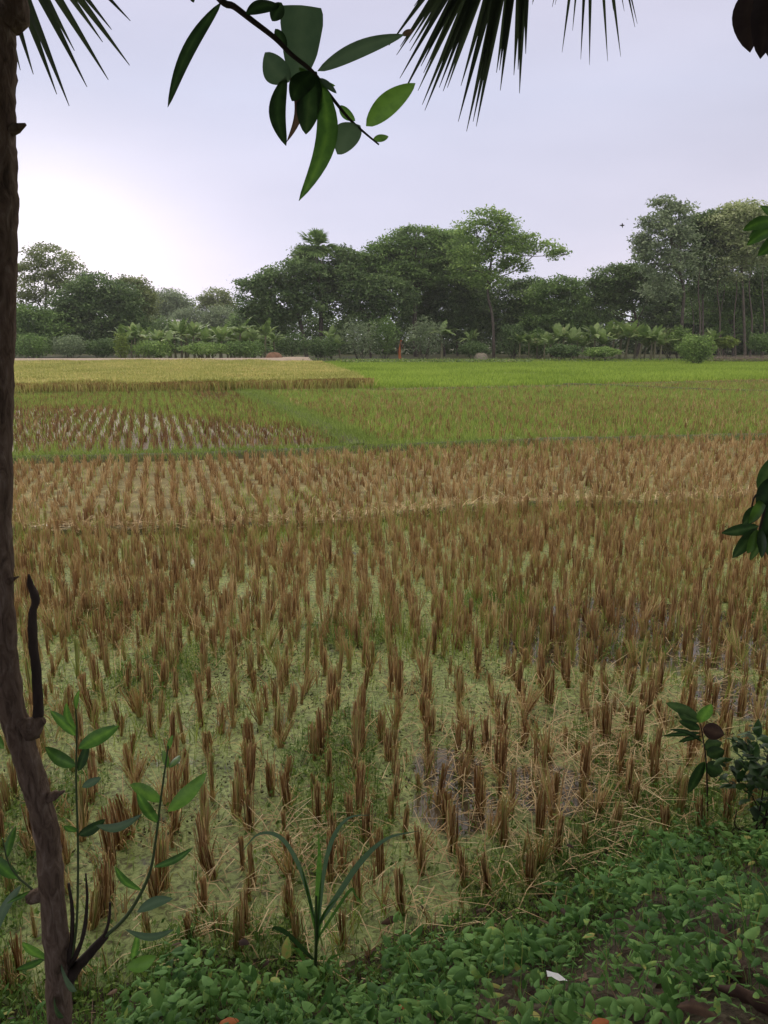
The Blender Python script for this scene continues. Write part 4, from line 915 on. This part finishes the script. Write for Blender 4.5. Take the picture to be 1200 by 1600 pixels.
sprout('sprout', [(150, 1475), (190, 1440), (215, 1405), (235, 1360), (245, 1300), (251, 1250), (258, 1200), (263, 1165)], .005, .002, [(254, 1252, 203, 1226, 25, .8), (262, 1268, 323, 1207, 24, .9), (246, 1286, 214, 1238, 20, .45), (240, 1355, 302, 1324, 12, .25), (221, 1392, 180, 1354, 15, .35), (214, 1425, 270, 1404, 19, .5, -.08, 'grey_leaf'), (195, 1452, 272, 1452, 14, .5, .1, 'grey_leaf'), (198, 1512, 244, 1494, 24, 1.0), (262, 1200, 254, 1172, 11, .8), (264, 1200, 281, 1180, 12, .7), (262, 1172, 270, 1148, 8, .9), (205, 1500, 215, 1455, 12, .7)], NT, TB, seed=2)
sprout('sprout', [(68, 1405), (45, 1385), (28, 1370), (12, 1345), (4, 1310)], .003, .0015, [(28, 1373, -12, 1335, 24, .3), (34, 1382, -12, 1478, 17, .5, .08, 'grey_leaf'), (10, 1342, 25, 1290, 14, .4), (52, 1392, 10, 1412, 7, .4)], NT, TB, seed=3)
sprout('sprout', [(84, 1490), (68, 1500), (55, 1480)], .003, .0015, [(72, 1500, 35, 1472, 22, .7), (70, 1498, 25, 1515, 12, .3), (92, 1500, 120, 1548, 20, .45, .1, 'grey_leaf', -.12), (86, 1545, 100, 1590, 18, .3, .1, 'dark_leaf', -.1), (6, 1170, -20, 1140, 16, .7)], NT, TB, seed=4)
# crown above the frame, shading the bank
mb = MB(); r_ = np.random.default_rng(5)
def crown_mass(mb, centre, rad, n, L):
    d = RNG.standard_normal((n, 3)); d /= np.linalg.norm(d, axis=1)[:, None]; p = np.array(centre) + d * (RNG.uniform(0, 1, n) ** .4)[:, None] * np.array(rad)
    p = p[(p[:, 2] > CAM_Z + .75 + .47 * np.maximum(p[:, 1], -1.0))]
    l = L * RNG.uniform(.7, 1.3, len(p)); leafcards(mb, p, l, l * .55, up=1.0)
crown_mass(mb, (-1.8, .0, 6.2), (3.8, 3.4, 1.9), 9500, .26); crown_mass(mb, (-2.2, -2, 4.2), (3.0, 2.6, 1.6), 7000, .26)
mb.build('crown', M['t_canopy'], NT, TB)
# hanging branch in front of the sky
HY = 1.25
hb = MB(); p = smooth_path(PP([(200, -210), (300, -60), (345, 0), (365, 10), (395, 33), (430, 60), (455, 85), (488, 112), (515, 148), (545, 185), (568, 206), (592, 226)], HY), 5); p = np.vstack([[-.95, 1.2, 3.7], p]); tube(hb, p, np.linspace(.006, .0013, len(p)), 7)
HB = hb.build('hanging_branch', M['dark_bark'], NT, TB, True)
def bare(t): return np.sin(math.pi * np.clip(t, 0, 1) ** .85) ** .75
wide_top = lambda t: np.interp(t, [0, .12, .4, .8, .96, 1], [.1, .42, .78, 1, .98, .9])
hl = [(346, 3, 262, 168, 18, .3, .05, 'dark_leaf', None), (437, 8, 384, 22, 20, .15, .1, 'dark_leaf', None), (440, 4, 425, 33, 20, .1, 0, 'dark_leaf', None), (463, 136, 471, 8, 60, .35, .02, 'grey_leaf', wide_top), (452, 128, 414, 82, 36, .3, -.1, 'grey_leaf', None), (430, 45, 448, 75, 14, .3, 0, 'dark_leaf', None),
      (496, 111, 632, 54, 23, .5, -.03, 'grey_leaf', None), (572, 197, 649, 130, 31, .95, -.04, 'sheen_leaf', None), (563, 196, 527, 241, 36, .75, .12, 'grey_leaf', None), (583, 219, 607, 213, 11, .8, 0, 'sheen_leaf', None), (446, 118, 447, 228, 24, .25, .12, 'dark_leaf', None), (452, 118, 448, 222, 13, .8, -.2, 'brown_leaf', None),
      (488, 112, 478, 210, 38, .3, 0, 'dark_leaf', None), (497, 118, 467, 314, 31, .5, -.16, 'sheen_leaf', None), (467, 106, 524, 134, 15, .85, .12, 'sheen_leaf', None), (530, 165, 555, 189, 14, .7, .05, 'sheen_leaf', None), (495, 112, 456, 158, 30, .3, .1, 'dark_leaf', None), (262, -22, 303, 4, 22, .3, -.3, 'dark_leaf', None), (628, 55, 646, 47, 8, .9, 0, 'brown_leaf', None), (500, 122, 526, 146, 9, .4, 0, 'grey_leaf', None)]
rh = random.Random(9)
for x0, y0, x1, y1, w, a, sd, mt, pf in hl:
    mb = MB(); dz = rh.uniform(-.03, .03); leaf(mb, P(x0, y0, HY), P(x1, y1, HY + dz), w / 1200 * HY * 1.02, (rh.uniform(-.25, .25), -1, rh.uniform(-.2, .2)), rh.uniform(.0, .05), sd, a, 15, .15 if w > 12 else .05, pf); mb.build('leaf', M[mt], HB, TB, True)

# ------------------------------------------------------------------ fan palm overhead
pb = np.array([-1.0, -.9, 0]); pb[2] = float(bank_z(pb[0], pb[1])) - .05
NP = empty('overhead_palm', tuple(pb), 'fan palm overhead whose dark split fronds hang into the top of the view', 'palm tree')
PC = np.array([-.75, -.3, 5.0]); mb = MB(); p = smooth_path([pb, (pb + PC) / 2 + np.array([-.1, 0, 0]), PC], 8); tube(mb, p, np.linspace(.13, .10, len(p)), 12, bump=.05); mb.build('trunk', M['bark'], NP, tuple(pb), True)
def frond(hub, aim, spread, L, nseg, w, nrm, droop=.1, name='frond', jit=.03):
    mb = MB(); hub = np.array(hub); mid = (PC + hub) / 2 + np.array([0, 0, .35]); p = smooth_path([PC, mid, hub], 6); tube(mb, p, np.linspace(.018, .008, len(p)), 6, .2); palm_fan(mb, hub, np.array(aim) - hub, spread, L, nseg, w, k=8, droop=droop, nrm=nrm, jitter=jit); mb.build(name, M['palm'], NP, tuple(pb))
FY = 2.5
hA = P(825, -222, FY); frond(hA, P(698, 150, FY + .02), .37, .70, 31, .026, (0, -1, .15), .02)
mb = MB()
hB = P(-55, -235, FY); frond(hB, P(140, 110, FY), .34, .68, 13, .034, (0, -1, .1), .02)
hC = P(925, -262, FY); frond(hC, P(925, 20, FY), .42, .55, 17, .016, (0, -1, .15), .02, jit=.07)
hD = P(640, -330, FY + .25); frond(hD, P(640, -60, FY), .8, .55, 16, .05, (0, -1, .3), .02)
for i in range(16):  # unseen fronds around and behind the camera, added for their shade
    q = R(60 + i * 18.5); d = np.array([math.cos(q), math.sin(q), random.uniform(-.1, .8)]); hub = PC + d * 1.5
    if hub[1] > 0: hub[2] = max(hub[2], 5.1)
    frond(hub, hub + d * np.array([1, 1, .4]), 1.2, .8, 22, .07, (0, 0, 1), .1)

# ------------------------------------------------------------------ broadleaf tree to the right, out of frame but for twigs
rb = np.array([2.6, .6, 0]); rb[2] = float(bank_z(rb[0], rb[1])) - .05
RTREE = empty('roadside_tree', tuple(rb), 'tree on the bank beyond the right edge showing dark twigs and a dry brown leaf', 'tree')
mb = MB(); p = smooth_path([rb, rb + np.array([-.1, 0, 2]), rb + np.array([.1, .2, 4]), rb + np.array([0, .2, 6])], 6); tube(mb, p, np.linspace(.12, .07, len(p)), 12, bump=.03)
for t_ in ((1.05, 1.5, 3.4), (-.5, -1, 5.8), (3.5, 2, 6), (2, -2, 5.5)):
    q = smooth_path([p[12], (p[12] + np.array(t_)) / 2 + np.array([0, 0, .2]), t_], 5); tube(mb, q, np.linspace(.04, .01, len(q)), 7)
mb.build('trunk', M['bark'], RTREE, tuple(rb), True)
mb = MB(); crown_mass(mb, (3.3, .0, 6.4), (3.8, 3.4, 2.0), 9500, .28); crown_mass(mb, (3.0, -2.2, 4.0), (3.2, 2.6, 1.8), 8000, .28); mb.build('crown', M['t_canopy'], RTREE, tuple(rb))  # unseen crown, spread wide to shade the near ground
RB = tuple(rb)
sprout('drooping_twig', [(1420, 560), (1300, 640), (1225, 700), (1205, 745), (1196, 790), (1186, 830)], .006, .002, [(1186, 822, 1127, 833, 17, .4), (1183, 826, 1144, 872, 20, .5), (1186, 828, 1167, 865, 17, .9, 0, 'sheen_leaf'), (1190, 826, 1190, 872, 17, .3), (1192, 790, 1160, 820, 20, .4), (1196, 778, 1170, 818, 16, .9, 0, 'sheen_leaf'), (1212, 712, 1184, 764, 24, .7), (1208, 745, 1186, 800, 26, .2), (1200, 800, 1205, 850, 26, .2), (1212, 770, 1196, 820, 26, .2), (1215, 800, 1200, 868, 20, .3), (1188, 838, 1172, 876, 13, .6)], RTREE, RB, 1.5, 'dark_bark', 'dark_leaf', 11)
mb = MB(); p = smooth_path(PP([(1200, 762), (1180, 775), (1173, 800)], 1.5), 4); tube(mb, p, .0018, 5); mb.build('twig', M['dark_bark'], RTREE, RB, True)
sprout('hanging_twig', [(1330, -320), (1240, -120), (1200, -30)], .006, .003, [(1184, -30, 1172, 82, 38, .5, .08, 'dead_leaf'), (1200, -30, 1188, 92, 34, .3, .0, 'dead_leaf'), (1212, -30, 1204, 94, 36, .5, -.05, 'dead_leaf')], RTREE, RB, 1.35, 'dark_bark', 'brown_leaf', 12, fold=.5)
# papaya like plant with lobed leaves at the right edge
qb = np.array([1.75, 1.75, 0]); qb[2] = float(bank_z(qb[0], qb[1])) - .03
PA = empty('lobed_leaf_plant', tuple(qb), 'plant with dark finger lobed leaves poking in at the right edge above the treeline', 'plant')
mb = MB(); p = smooth_path([qb, qb + np.array([.05, 0, 1.4]), qb + np.array([0, 0, 2.9])], 6); tube(mb, p, np.linspace(.035, .022, len(p)), 9); mb.build('stem', M['stem_green'], PA, tuple(qb), True)
sprout('leaf_stalk', [(1450, 330, 1.7), (1300, 350, 1.6), (1222, 350, 1.55)], .004, .003, [(1222, 350, 1160, 360, 19, .35, .08), (1220, 354, 1166, 384, 15, .4, .05), (1222, 345, 1170, 372, 22, .2, .0), (1220, 345, 1188, 322, 15, .5, .0), (1222, 360, 1184, 400, 20, .3), (1215, 345, 1180, 345, 16, .4)], PA, tuple(qb), 1.55, 'stem_green', 'sheen_leaf', 13)

# ------------------------------------------------------------------ low plants of the bank
def ovate(t): return np.clip(1.62 * np.clip(t, 0, 1) ** .42 * (1 - np.clip(t, 0, 1)) ** .85, .02, 1)
LP = []
for i in range(8):                      # leaf patterns, small quads with folded midrib
    mb = MB(); leaf(mb, (0, 0, 0), (1, 0, 0), random.uniform(.5, .85), (0, 0, 1), random.uniform(-.02, .14), random.uniform(-.05, .05), .5, 8, random.uniform(.1, .45), ovate); LP.append((np.concatenate(mb.V), np.concatenate(mb.F)))
def put_leaves(mb, c, L, a, tilt=.45, pat=LP):
    n = len(c)
    for pi in range(len(pat)):
        k = np.arange(pi, n, len(pat)); m = len(k)
        if not m: continue
        V, F = pat[pi]; az = RNG.uniform(0, 6.28, m); el_ = RNG.normal(-.1, tilt, m); ro = RNG.normal(0, .3, m); l = L[k]
        ca, sa, ce, se, cr_, sr = np.cos(az), np.sin(az), np.cos(el_), np.sin(el_), np.cos(ro), np.sin(ro)
        x, y, z = V[:, 0][None] * l[:, None], V[:, 1][None] * l[:, None], V[:, 2][None] * l[:, None]
        y2 = y * cr_[:, None] - z * sr[:, None]; z2 = y * sr[:, None] + z * cr_[:, None]
        x3 = x * ce[:, None] - z2 * se[:, None]; z3 = x * se[:, None] + z2 * ce[:, None]
        X_ = x3 * ca[:, None] - y2 * sa[:, None]; Y_ = x3 * sa[:, None] + y2 * ca[:, None]
        W_ = np.stack([X_ + c[k, 0][:, None], Y_ + c[k, 1][:, None], z3 + c[k, 2][:, None]], -1).reshape(-1, 3)
        FF = (F[None] + (np.arange(m) * len(V))[:, None, None]).reshape(-1, 4); mb.add(W_, FF, np.repeat(a[k], len(V)))
mb = MB(); n = 4200
sx = RNG.uniform(-2.2, 3.6, n); sy = RNG.uniform(.9, 4.2, n); dd = edge_y(sx) - sy
dens = vnoise(sx, sy, 5.0, 31)
bare = (np.hypot(sx - G(1190, 1370, .2)[0], (sy - G(1190, 1370, .2)[1])) < .10) | (np.hypot(sx - G(1150, 1590, .4)[0], sy - G(1150, 1590, .4)[1]) < .0)
k = (dd > .0 + .16 * dens) & (dens > .13) & ~bare & vis(sx, sy, .3, 150); sx, sy, dd = sx[k], sy[k], dd[k]
hz = .05 + .11 * vnoise(sx, sy, 4, 6); n = len(sx); nb = 10
c = np.stack([np.repeat(sx, nb) + RNG.normal(0, .045, n * nb), np.repeat(sy, nb) + RNG.normal(0, .045, n * nb), 0 * np.repeat(sx, nb)], 1)
c[:, 2] = bank_z(c[:, 0], c[:, 1]) + np.repeat(hz, nb) * RNG.uniform(.25, 1.15, n * nb)
put_leaves(mb, c, RNG.uniform(.020, .058, n * nb) * np.repeat(RNG.uniform(.6, 1.35, n), nb), np.clip(np.repeat(RNG.uniform(.0, .8, n), nb) + RNG.normal(0, .12, n * nb), 0, 1))
o = mb.build('bank_weeds', M['weed'], smooth=True); tag(o, 'low carpet of heart shaped green weeds covering the bank in front', 'weeds', kind='stuff')
mb = MB(); bs = np.stack([np.repeat(sx, 3), np.repeat(sy, 3)], 1) + RNG.normal(0, .03, (3 * n, 2)); bz = bank_z(bs[:, 0], bs[:, 1])
blades(mb, np.stack([bs[:, 0], bs[:, 1], bz], 1), RNG.uniform(.04, .18, 3 * n), RNG.uniform(0, .10, 3 * n), .0026, RNG.uniform(0, 6.28, 3 * n), 3, .5)
gx = RNG.uniform(-2.2, 3.6, 900); gy = RNG.uniform(.9, 4.2, 900); kg = (edge_y(gx) - gy > -.1) & (vnoise(gx, gy, 5, 91) > .5); gx, gy = np.repeat(gx[kg], 9), np.repeat(gy[kg], 9); ng = len(gx); gx = gx + RNG.normal(0, .012, ng); gy = gy + RNG.normal(0, .012, ng)
blades(mb, np.stack([gx, gy, bank_z(gx, gy)], 1), RNG.uniform(.08, .24, ng), RNG.uniform(.01, .16, ng), .0045, RNG.uniform(0, 6.28, ng), 4, .1, .25)
gx = RNG.uniform(-2.2, 3.6, 14000); gy = RNG.uniform(.9, 4.2, 14000); kg = (edge_y(gx) - gy > -.1) & (vnoise(gx, gy, 6, 93) > .55); gx, gy = gx[kg], gy[kg]; L = .028 * RNG.uniform(.5, 1.5, len(gx)); leafcards(mb, np.stack([gx, gy, bank_z(gx, gy) + RNG.uniform(.02, .17, len(gx))], 1), L, L * .3, up=.4, a=RNG.uniform(.3, .95, len(gx)))
o = mb.build('weed_stalks', M['weed']); tag(o, 'thin stalks and grass rising through the bank weeds', 'grass', kind='stuff')
# fine small leaved weeds at the foot of the bank and between near clumps
mb = MB(); n = 75000
sx = RNG.uniform(-2.6, 4.2, n); sy = RNG.uniform(1.6, 6.5, n); dd = sy - edge_y(sx)
pk = vnoise(sx, sy, 2.6, 41)
k = vis(sx, sy, 0, 100) & ((dd > -.42) & (dd < .36 * pk + .2 * (sx > .3)) | (dd > 0) & (pk > .80) & (RNG.uniform(size=n) < .6) | (dd > 0) & (RNG.uniform(size=n) < .06)); sx, sy = sx[k], sy[k]; n = len(sx)
c = np.stack([sx, sy, np.maximum(bank_z(sx, sy), 0) + RNG.uniform(.004, .05, n)], 1); nb = 3; c = np.repeat(c, nb, 0) + RNG.normal(0, .012, (n * nb, 3)); c[:, 2] = np.maximum(c[:, 2], .003)
L = .017 * RNG.uniform(.6, 1.7, n * nb); leafcards(mb, c, L, L * .55, up=.8)
blades(mb, c[::3] * np.array([1, 1, 0]) + np.array([0, 0, 1]) * np.maximum(bank_z(c[::3, 0], c[::3, 1]), 0)[:, None], RNG.uniform(.03, .13, n), RNG.uniform(0, .06, n), .0032, RNG.uniform(0, 6.28, n), 2, .3)
o = mb.build('small_weeds', M['small_weed']); tag(o, 'fine bright green small leaved weeds at the foot of the bank', 'weeds', kind='stuff')
# dead twigs and old leaves on the bank floor
mb = MB(); n = 2600; sx = RNG.uniform(-2.2, 3.6, n); sy = RNG.uniform(.9, 4.2, n); k = edge_y(sx) - sy > -.05; sx, sy = sx[k], sy[k]; n = len(sx); az = RNG.uniform(0, 6.28, n)
blades(mb, np.stack([sx, sy, bank_z(sx, sy) + .006], 1), RNG.uniform(0, .04, n), RNG.uniform(.05, .28, n), .003, az, 2, .5, face=az + 1.57)
c = np.stack([sx, sy, bank_z(sx, sy) + .012], 1); L = .05 * RNG.uniform(.5, 1.3, n); leafcards(mb, c, L, L * .5, up=2)
q_ = RNG.uniform(size=n) < .22; c = c[q_] + np.array([0, 0, .1]) * RNG.uniform(.3, 1.1, (int(q_.sum()), 1)); put_leaves(mb, c, RNG.uniform(.02, .06, len(c)), RNG.uniform(0, 1, len(c)), .5)
o = mb.build('leaf_litter', M['brown_leaf']); tag(o, 'brown twigs and old leaves lying under the bank weeds', 'leaf litter', kind='stuff')

def bank_pt(px_, py_, lift=0.0):
    z = .3
    for _ in range(12): q = G(px_, py_, z + lift); z = float(bank_z(q[0], q[1]))
    return np.array([q[0], q[1], z + lift])
def fallen(label, px_, py_, L, az, mat, lift=.05, w=.45, name='fallen_leaf', cat='fallen leaf', bend=.12):
    c = bank_pt(px_, py_, lift); d = np.array([math.cos(az), math.sin(az), .1]) * L / 2; mb = MB(); leaf(mb, c - d, c + d, L * w, (0, -.3, 1), bend, .08, .5, 10, .2, wav=.05); o = mb.build(name, M[mat], None, tuple(c), True); tag(o, label, cat, 'fallen leaves on the bank'); return o
fallen('orange fallen leaf on the weeds at the bottom edge, right of the trunk foot', 358, 1598, .06, .1, 'orange_leaf', .12, .6)
fallen('small orange leaf lying flat on the weeds in the bottom centre', 640, 1569, .075, .15, 'orange_leaf', .12, .3)
fallen('orange brown leaf at the bottom edge, right of the white scrap', 938, 1598, .045, .1, 'orange_leaf', .12, .6)
fallen('dark brown curled leaf on the bottom right of the bank', 1090, 1582, .10, 2.9, 'brown_leaf', .05, .4)
fallen('dull brown leaf in the weeds right of the dark hollow', 1095, 1342, .12, .3, 'brown_leaf', .08, .35)
c = bank_pt(870, 1526, .12); mb = MB(); V = []
for i in range(6):
    for j in range(3): V.append(c + np.array([-.028 + .0112 * i, .004 * j * math.sin(i), 0]) + np.array([0, (j - 1) * .009, .004 * math.sin(i * 1.7 + j) - .0035 * (i - 2.5)]))
mb.add(V, [[i * 3 + j, i * 3 + j + 1, i * 3 + j + 4, i * 3 + j + 3] for i in range(5) for j in range(2)]); o = mb.build('paper_scrap', M['white'], None, tuple(c), True); tag(o, 'small white scrap of litter caught on the bank weeds', 'litter')
c = bank_pt(1178, 1585, .03); mb = MB(); p = smooth_path([c + np.array([-.07, .05, .03]), c + np.array([-.02, .02, .04]), c + np.array([.06, -.03, .02]), c + np.array([.14, -.08, .0])], 5); tube(mb, p, np.interp(np.linspace(0, 1, len(p)), [0, .2, .7, 1], [.006, .014, .019, .010]), 9, bump=.14); o = mb.build('bark_piece', M['brown_leaf'], None, tuple(c)); tag(o, 'broken reddish brown piece of bark in the bottom right corner', 'bark')

# tall coarse grass plant in front of the stubble
gb = bank_pt(492, 1545, 0); GE = empty('grass_plant', tuple(gb), 'tall coarse grass plant with arching leaves rising from the bank in front centre', 'grass plant')
GY = float(gb[1])
mb = MB(); p = smooth_path([gb, P(494, 1470, GY), P(494, 1400, GY)], 4); tube(mb, p, np.linspace(.007, .004, len(p)), 8, .3); mb.build('stem', M['stem_green'], GE, tuple(gb), True)
def gblade(pts, w, a, mt):
    p = smooth_path(PP(pts, GY), 5); m = len(p); t = np.linspace(0, 1, m); mb = MB(); wd = w / 1200 * GY * .8 * np.interp(t, [0, .15, .5, 1], [.5, .9, 1, .05]); tg = np.gradient(p, axis=0); s_ = np.cross(tg, (0, -1, .3)); s_ /= np.linalg.norm(s_, axis=1)[:, None]
    V = np.stack([p - s_ * wd[:, None] * .5, p + np.array([0, .25, -.25]) * wd[:, None] * .5, p + s_ * wd[:, None] * .5], 1).reshape(-1, 3); F = [[i * 3 + j, i * 3 + j + 1, i * 3 + j + 4, i * 3 + j + 3] for i in range(m - 1) for j in range(2)]; mb.add(V, F, a); mb.build('leaf', M[mt], GE, tuple(gb), True)
for pts, w, a, mt in (([(493, 1470), (497, 1390), (499, 1340), (497, 1298)], 13, .6, 'sheen_leaf'), ([(495, 1470), (505, 1370), (520, 1310), (545, 1278), (582, 1273)], 10, .4, 'grey_leaf'), ([(494, 1450), (530, 1395), (565, 1345), (605, 1310), (655, 1298)], 13, .35, 'grey_leaf'), ([(493, 1440), (470, 1360), (440, 1310), (405, 1303), (378, 1330)], 10, .5, 'grey_leaf'), ([(494, 1460), (482, 1400), (470, 1350)], 7, .5, 'sheen_leaf'), ([(494, 1470), (520, 1430), (548, 1390), (556, 1400), (575, 1420)], 7, .3, 'sheen_leaf'),
                      ([(490, 1500), (450, 1460), (430, 1450), (425, 1455)], 12, .3, 'dark_leaf'), ([(495, 1480), (505, 1430), (530, 1400)], 6, .5, 'sheen_leaf'), ([(490, 1540), (470, 1490), (455, 1480)], 9, .4, 'sheen_leaf'), ([(500, 1540), (515, 1500), (535, 1490)], 9, .4, 'sheen_leaf')):
    gblade(pts, w, a, mt)

# sapling and dark shrub at the right edge
sb = np.array(G(1106, 1285, .0)); SPL = empty('sapling', tuple(sb), 'thin sapling with round leaves in front of the stubble, left of the dark shrub', 'sapling')
SY = float(sb[1])
sprout('stem', [(1106, 1285), (1104, 1200), (1098, 1150), (1092, 1122)], .004, .002, [(1092, 1128, 1058, 1106, 22, .6), (1094, 1124, 1040, 1098, 17, .8), (1092, 1130, 1112, 1100, 20, .7, 0, 'sheen_leaf'), (1094, 1140, 1060, 1126, 14, .3), (1096, 1145, 1035, 1150, 8, .3), (1098, 1138, 1132, 1148, 26, .2, 0, 'brown_leaf'), (1100, 1170, 1128, 1160, 20, .4), (1101, 1190, 1075, 1240, 18, .3), (1101, 1190, 1085, 1220, 16, .8, 0, 'sheen_leaf'), (1103, 1195, 1130, 1205, 26, .3), (1104, 1180, 1132, 1172, 22, .3), (1096, 1150, 1060, 1160, 8, .2), (1098, 1160, 1046, 1140, 7, .2, .1, 'dark_leaf')], SPL, tuple(sb), SY, 'dark_bark', 'dark_leaf', 21)
sb2 = np.array(G(1185, 1300, .05)); DS = empty('dark_shrub', tuple(sb2), 'dense dark leafy shrub at the right edge above the bank weeds', 'shrub')
mb = MB(); c0 = np.array(P(1190, 1200, sb2[1])); n = 300; d = RNG.standard_normal((n, 3)); d /= np.linalg.norm(d, axis=1)[:, None]; p = c0 + d * (RNG.uniform(.1, 1, n) ** .5)[:, None] * np.array([.20, .18, .23]) + np.array([.05, 0, -.01]); put_leaves(mb, p, RNG.uniform(.035, .085, n), RNG.uniform(0, .6, n), .7); mb.build('foliage', M['dark_leaf'], DS, tuple(sb2), True)
mb = MB()
for i in range(7):
    t_ = c0 + RNG.normal(0, 1, 3) * np.array([.08, .06, .09]); p = smooth_path([sb2 + RNG.normal(0, .02, 3) * np.array([1, 1, 0]), (sb2 + t_) / 2 + RNG.normal(0, .02, 3), t_], 4); tube(mb, p, np.linspace(.005, .002, len(p)), 5)
mb.build('stem', M['dark_bark'], DS, tuple(sb2), True)

# ------------------------------------------------------------------ haze
hm = bpy.data.materials.new('haze'); hm.use_nodes = True; ht = hm.node_tree; ht.nodes.clear()
ho = ht.nodes.new('ShaderNodeOutputMaterial'); hv = ht.nodes.new('ShaderNodeVolumePrincipled')
hv.inputs['Color'].default_value = (.93, .93, .96, 1); hv.inputs['Density'].default_value = .0004; hv.inputs['Anisotropy'].default_value = .2
ht.links.new(hv.outputs[0], ho.inputs['Volume'])
mb = MB(); box(mb, (0, 720, 13), (3100, 1600, 29)); o = mb.build('haze', hm); o['kind'] = 'stuff'; o['label'] = 'thin evening haze over the fields'
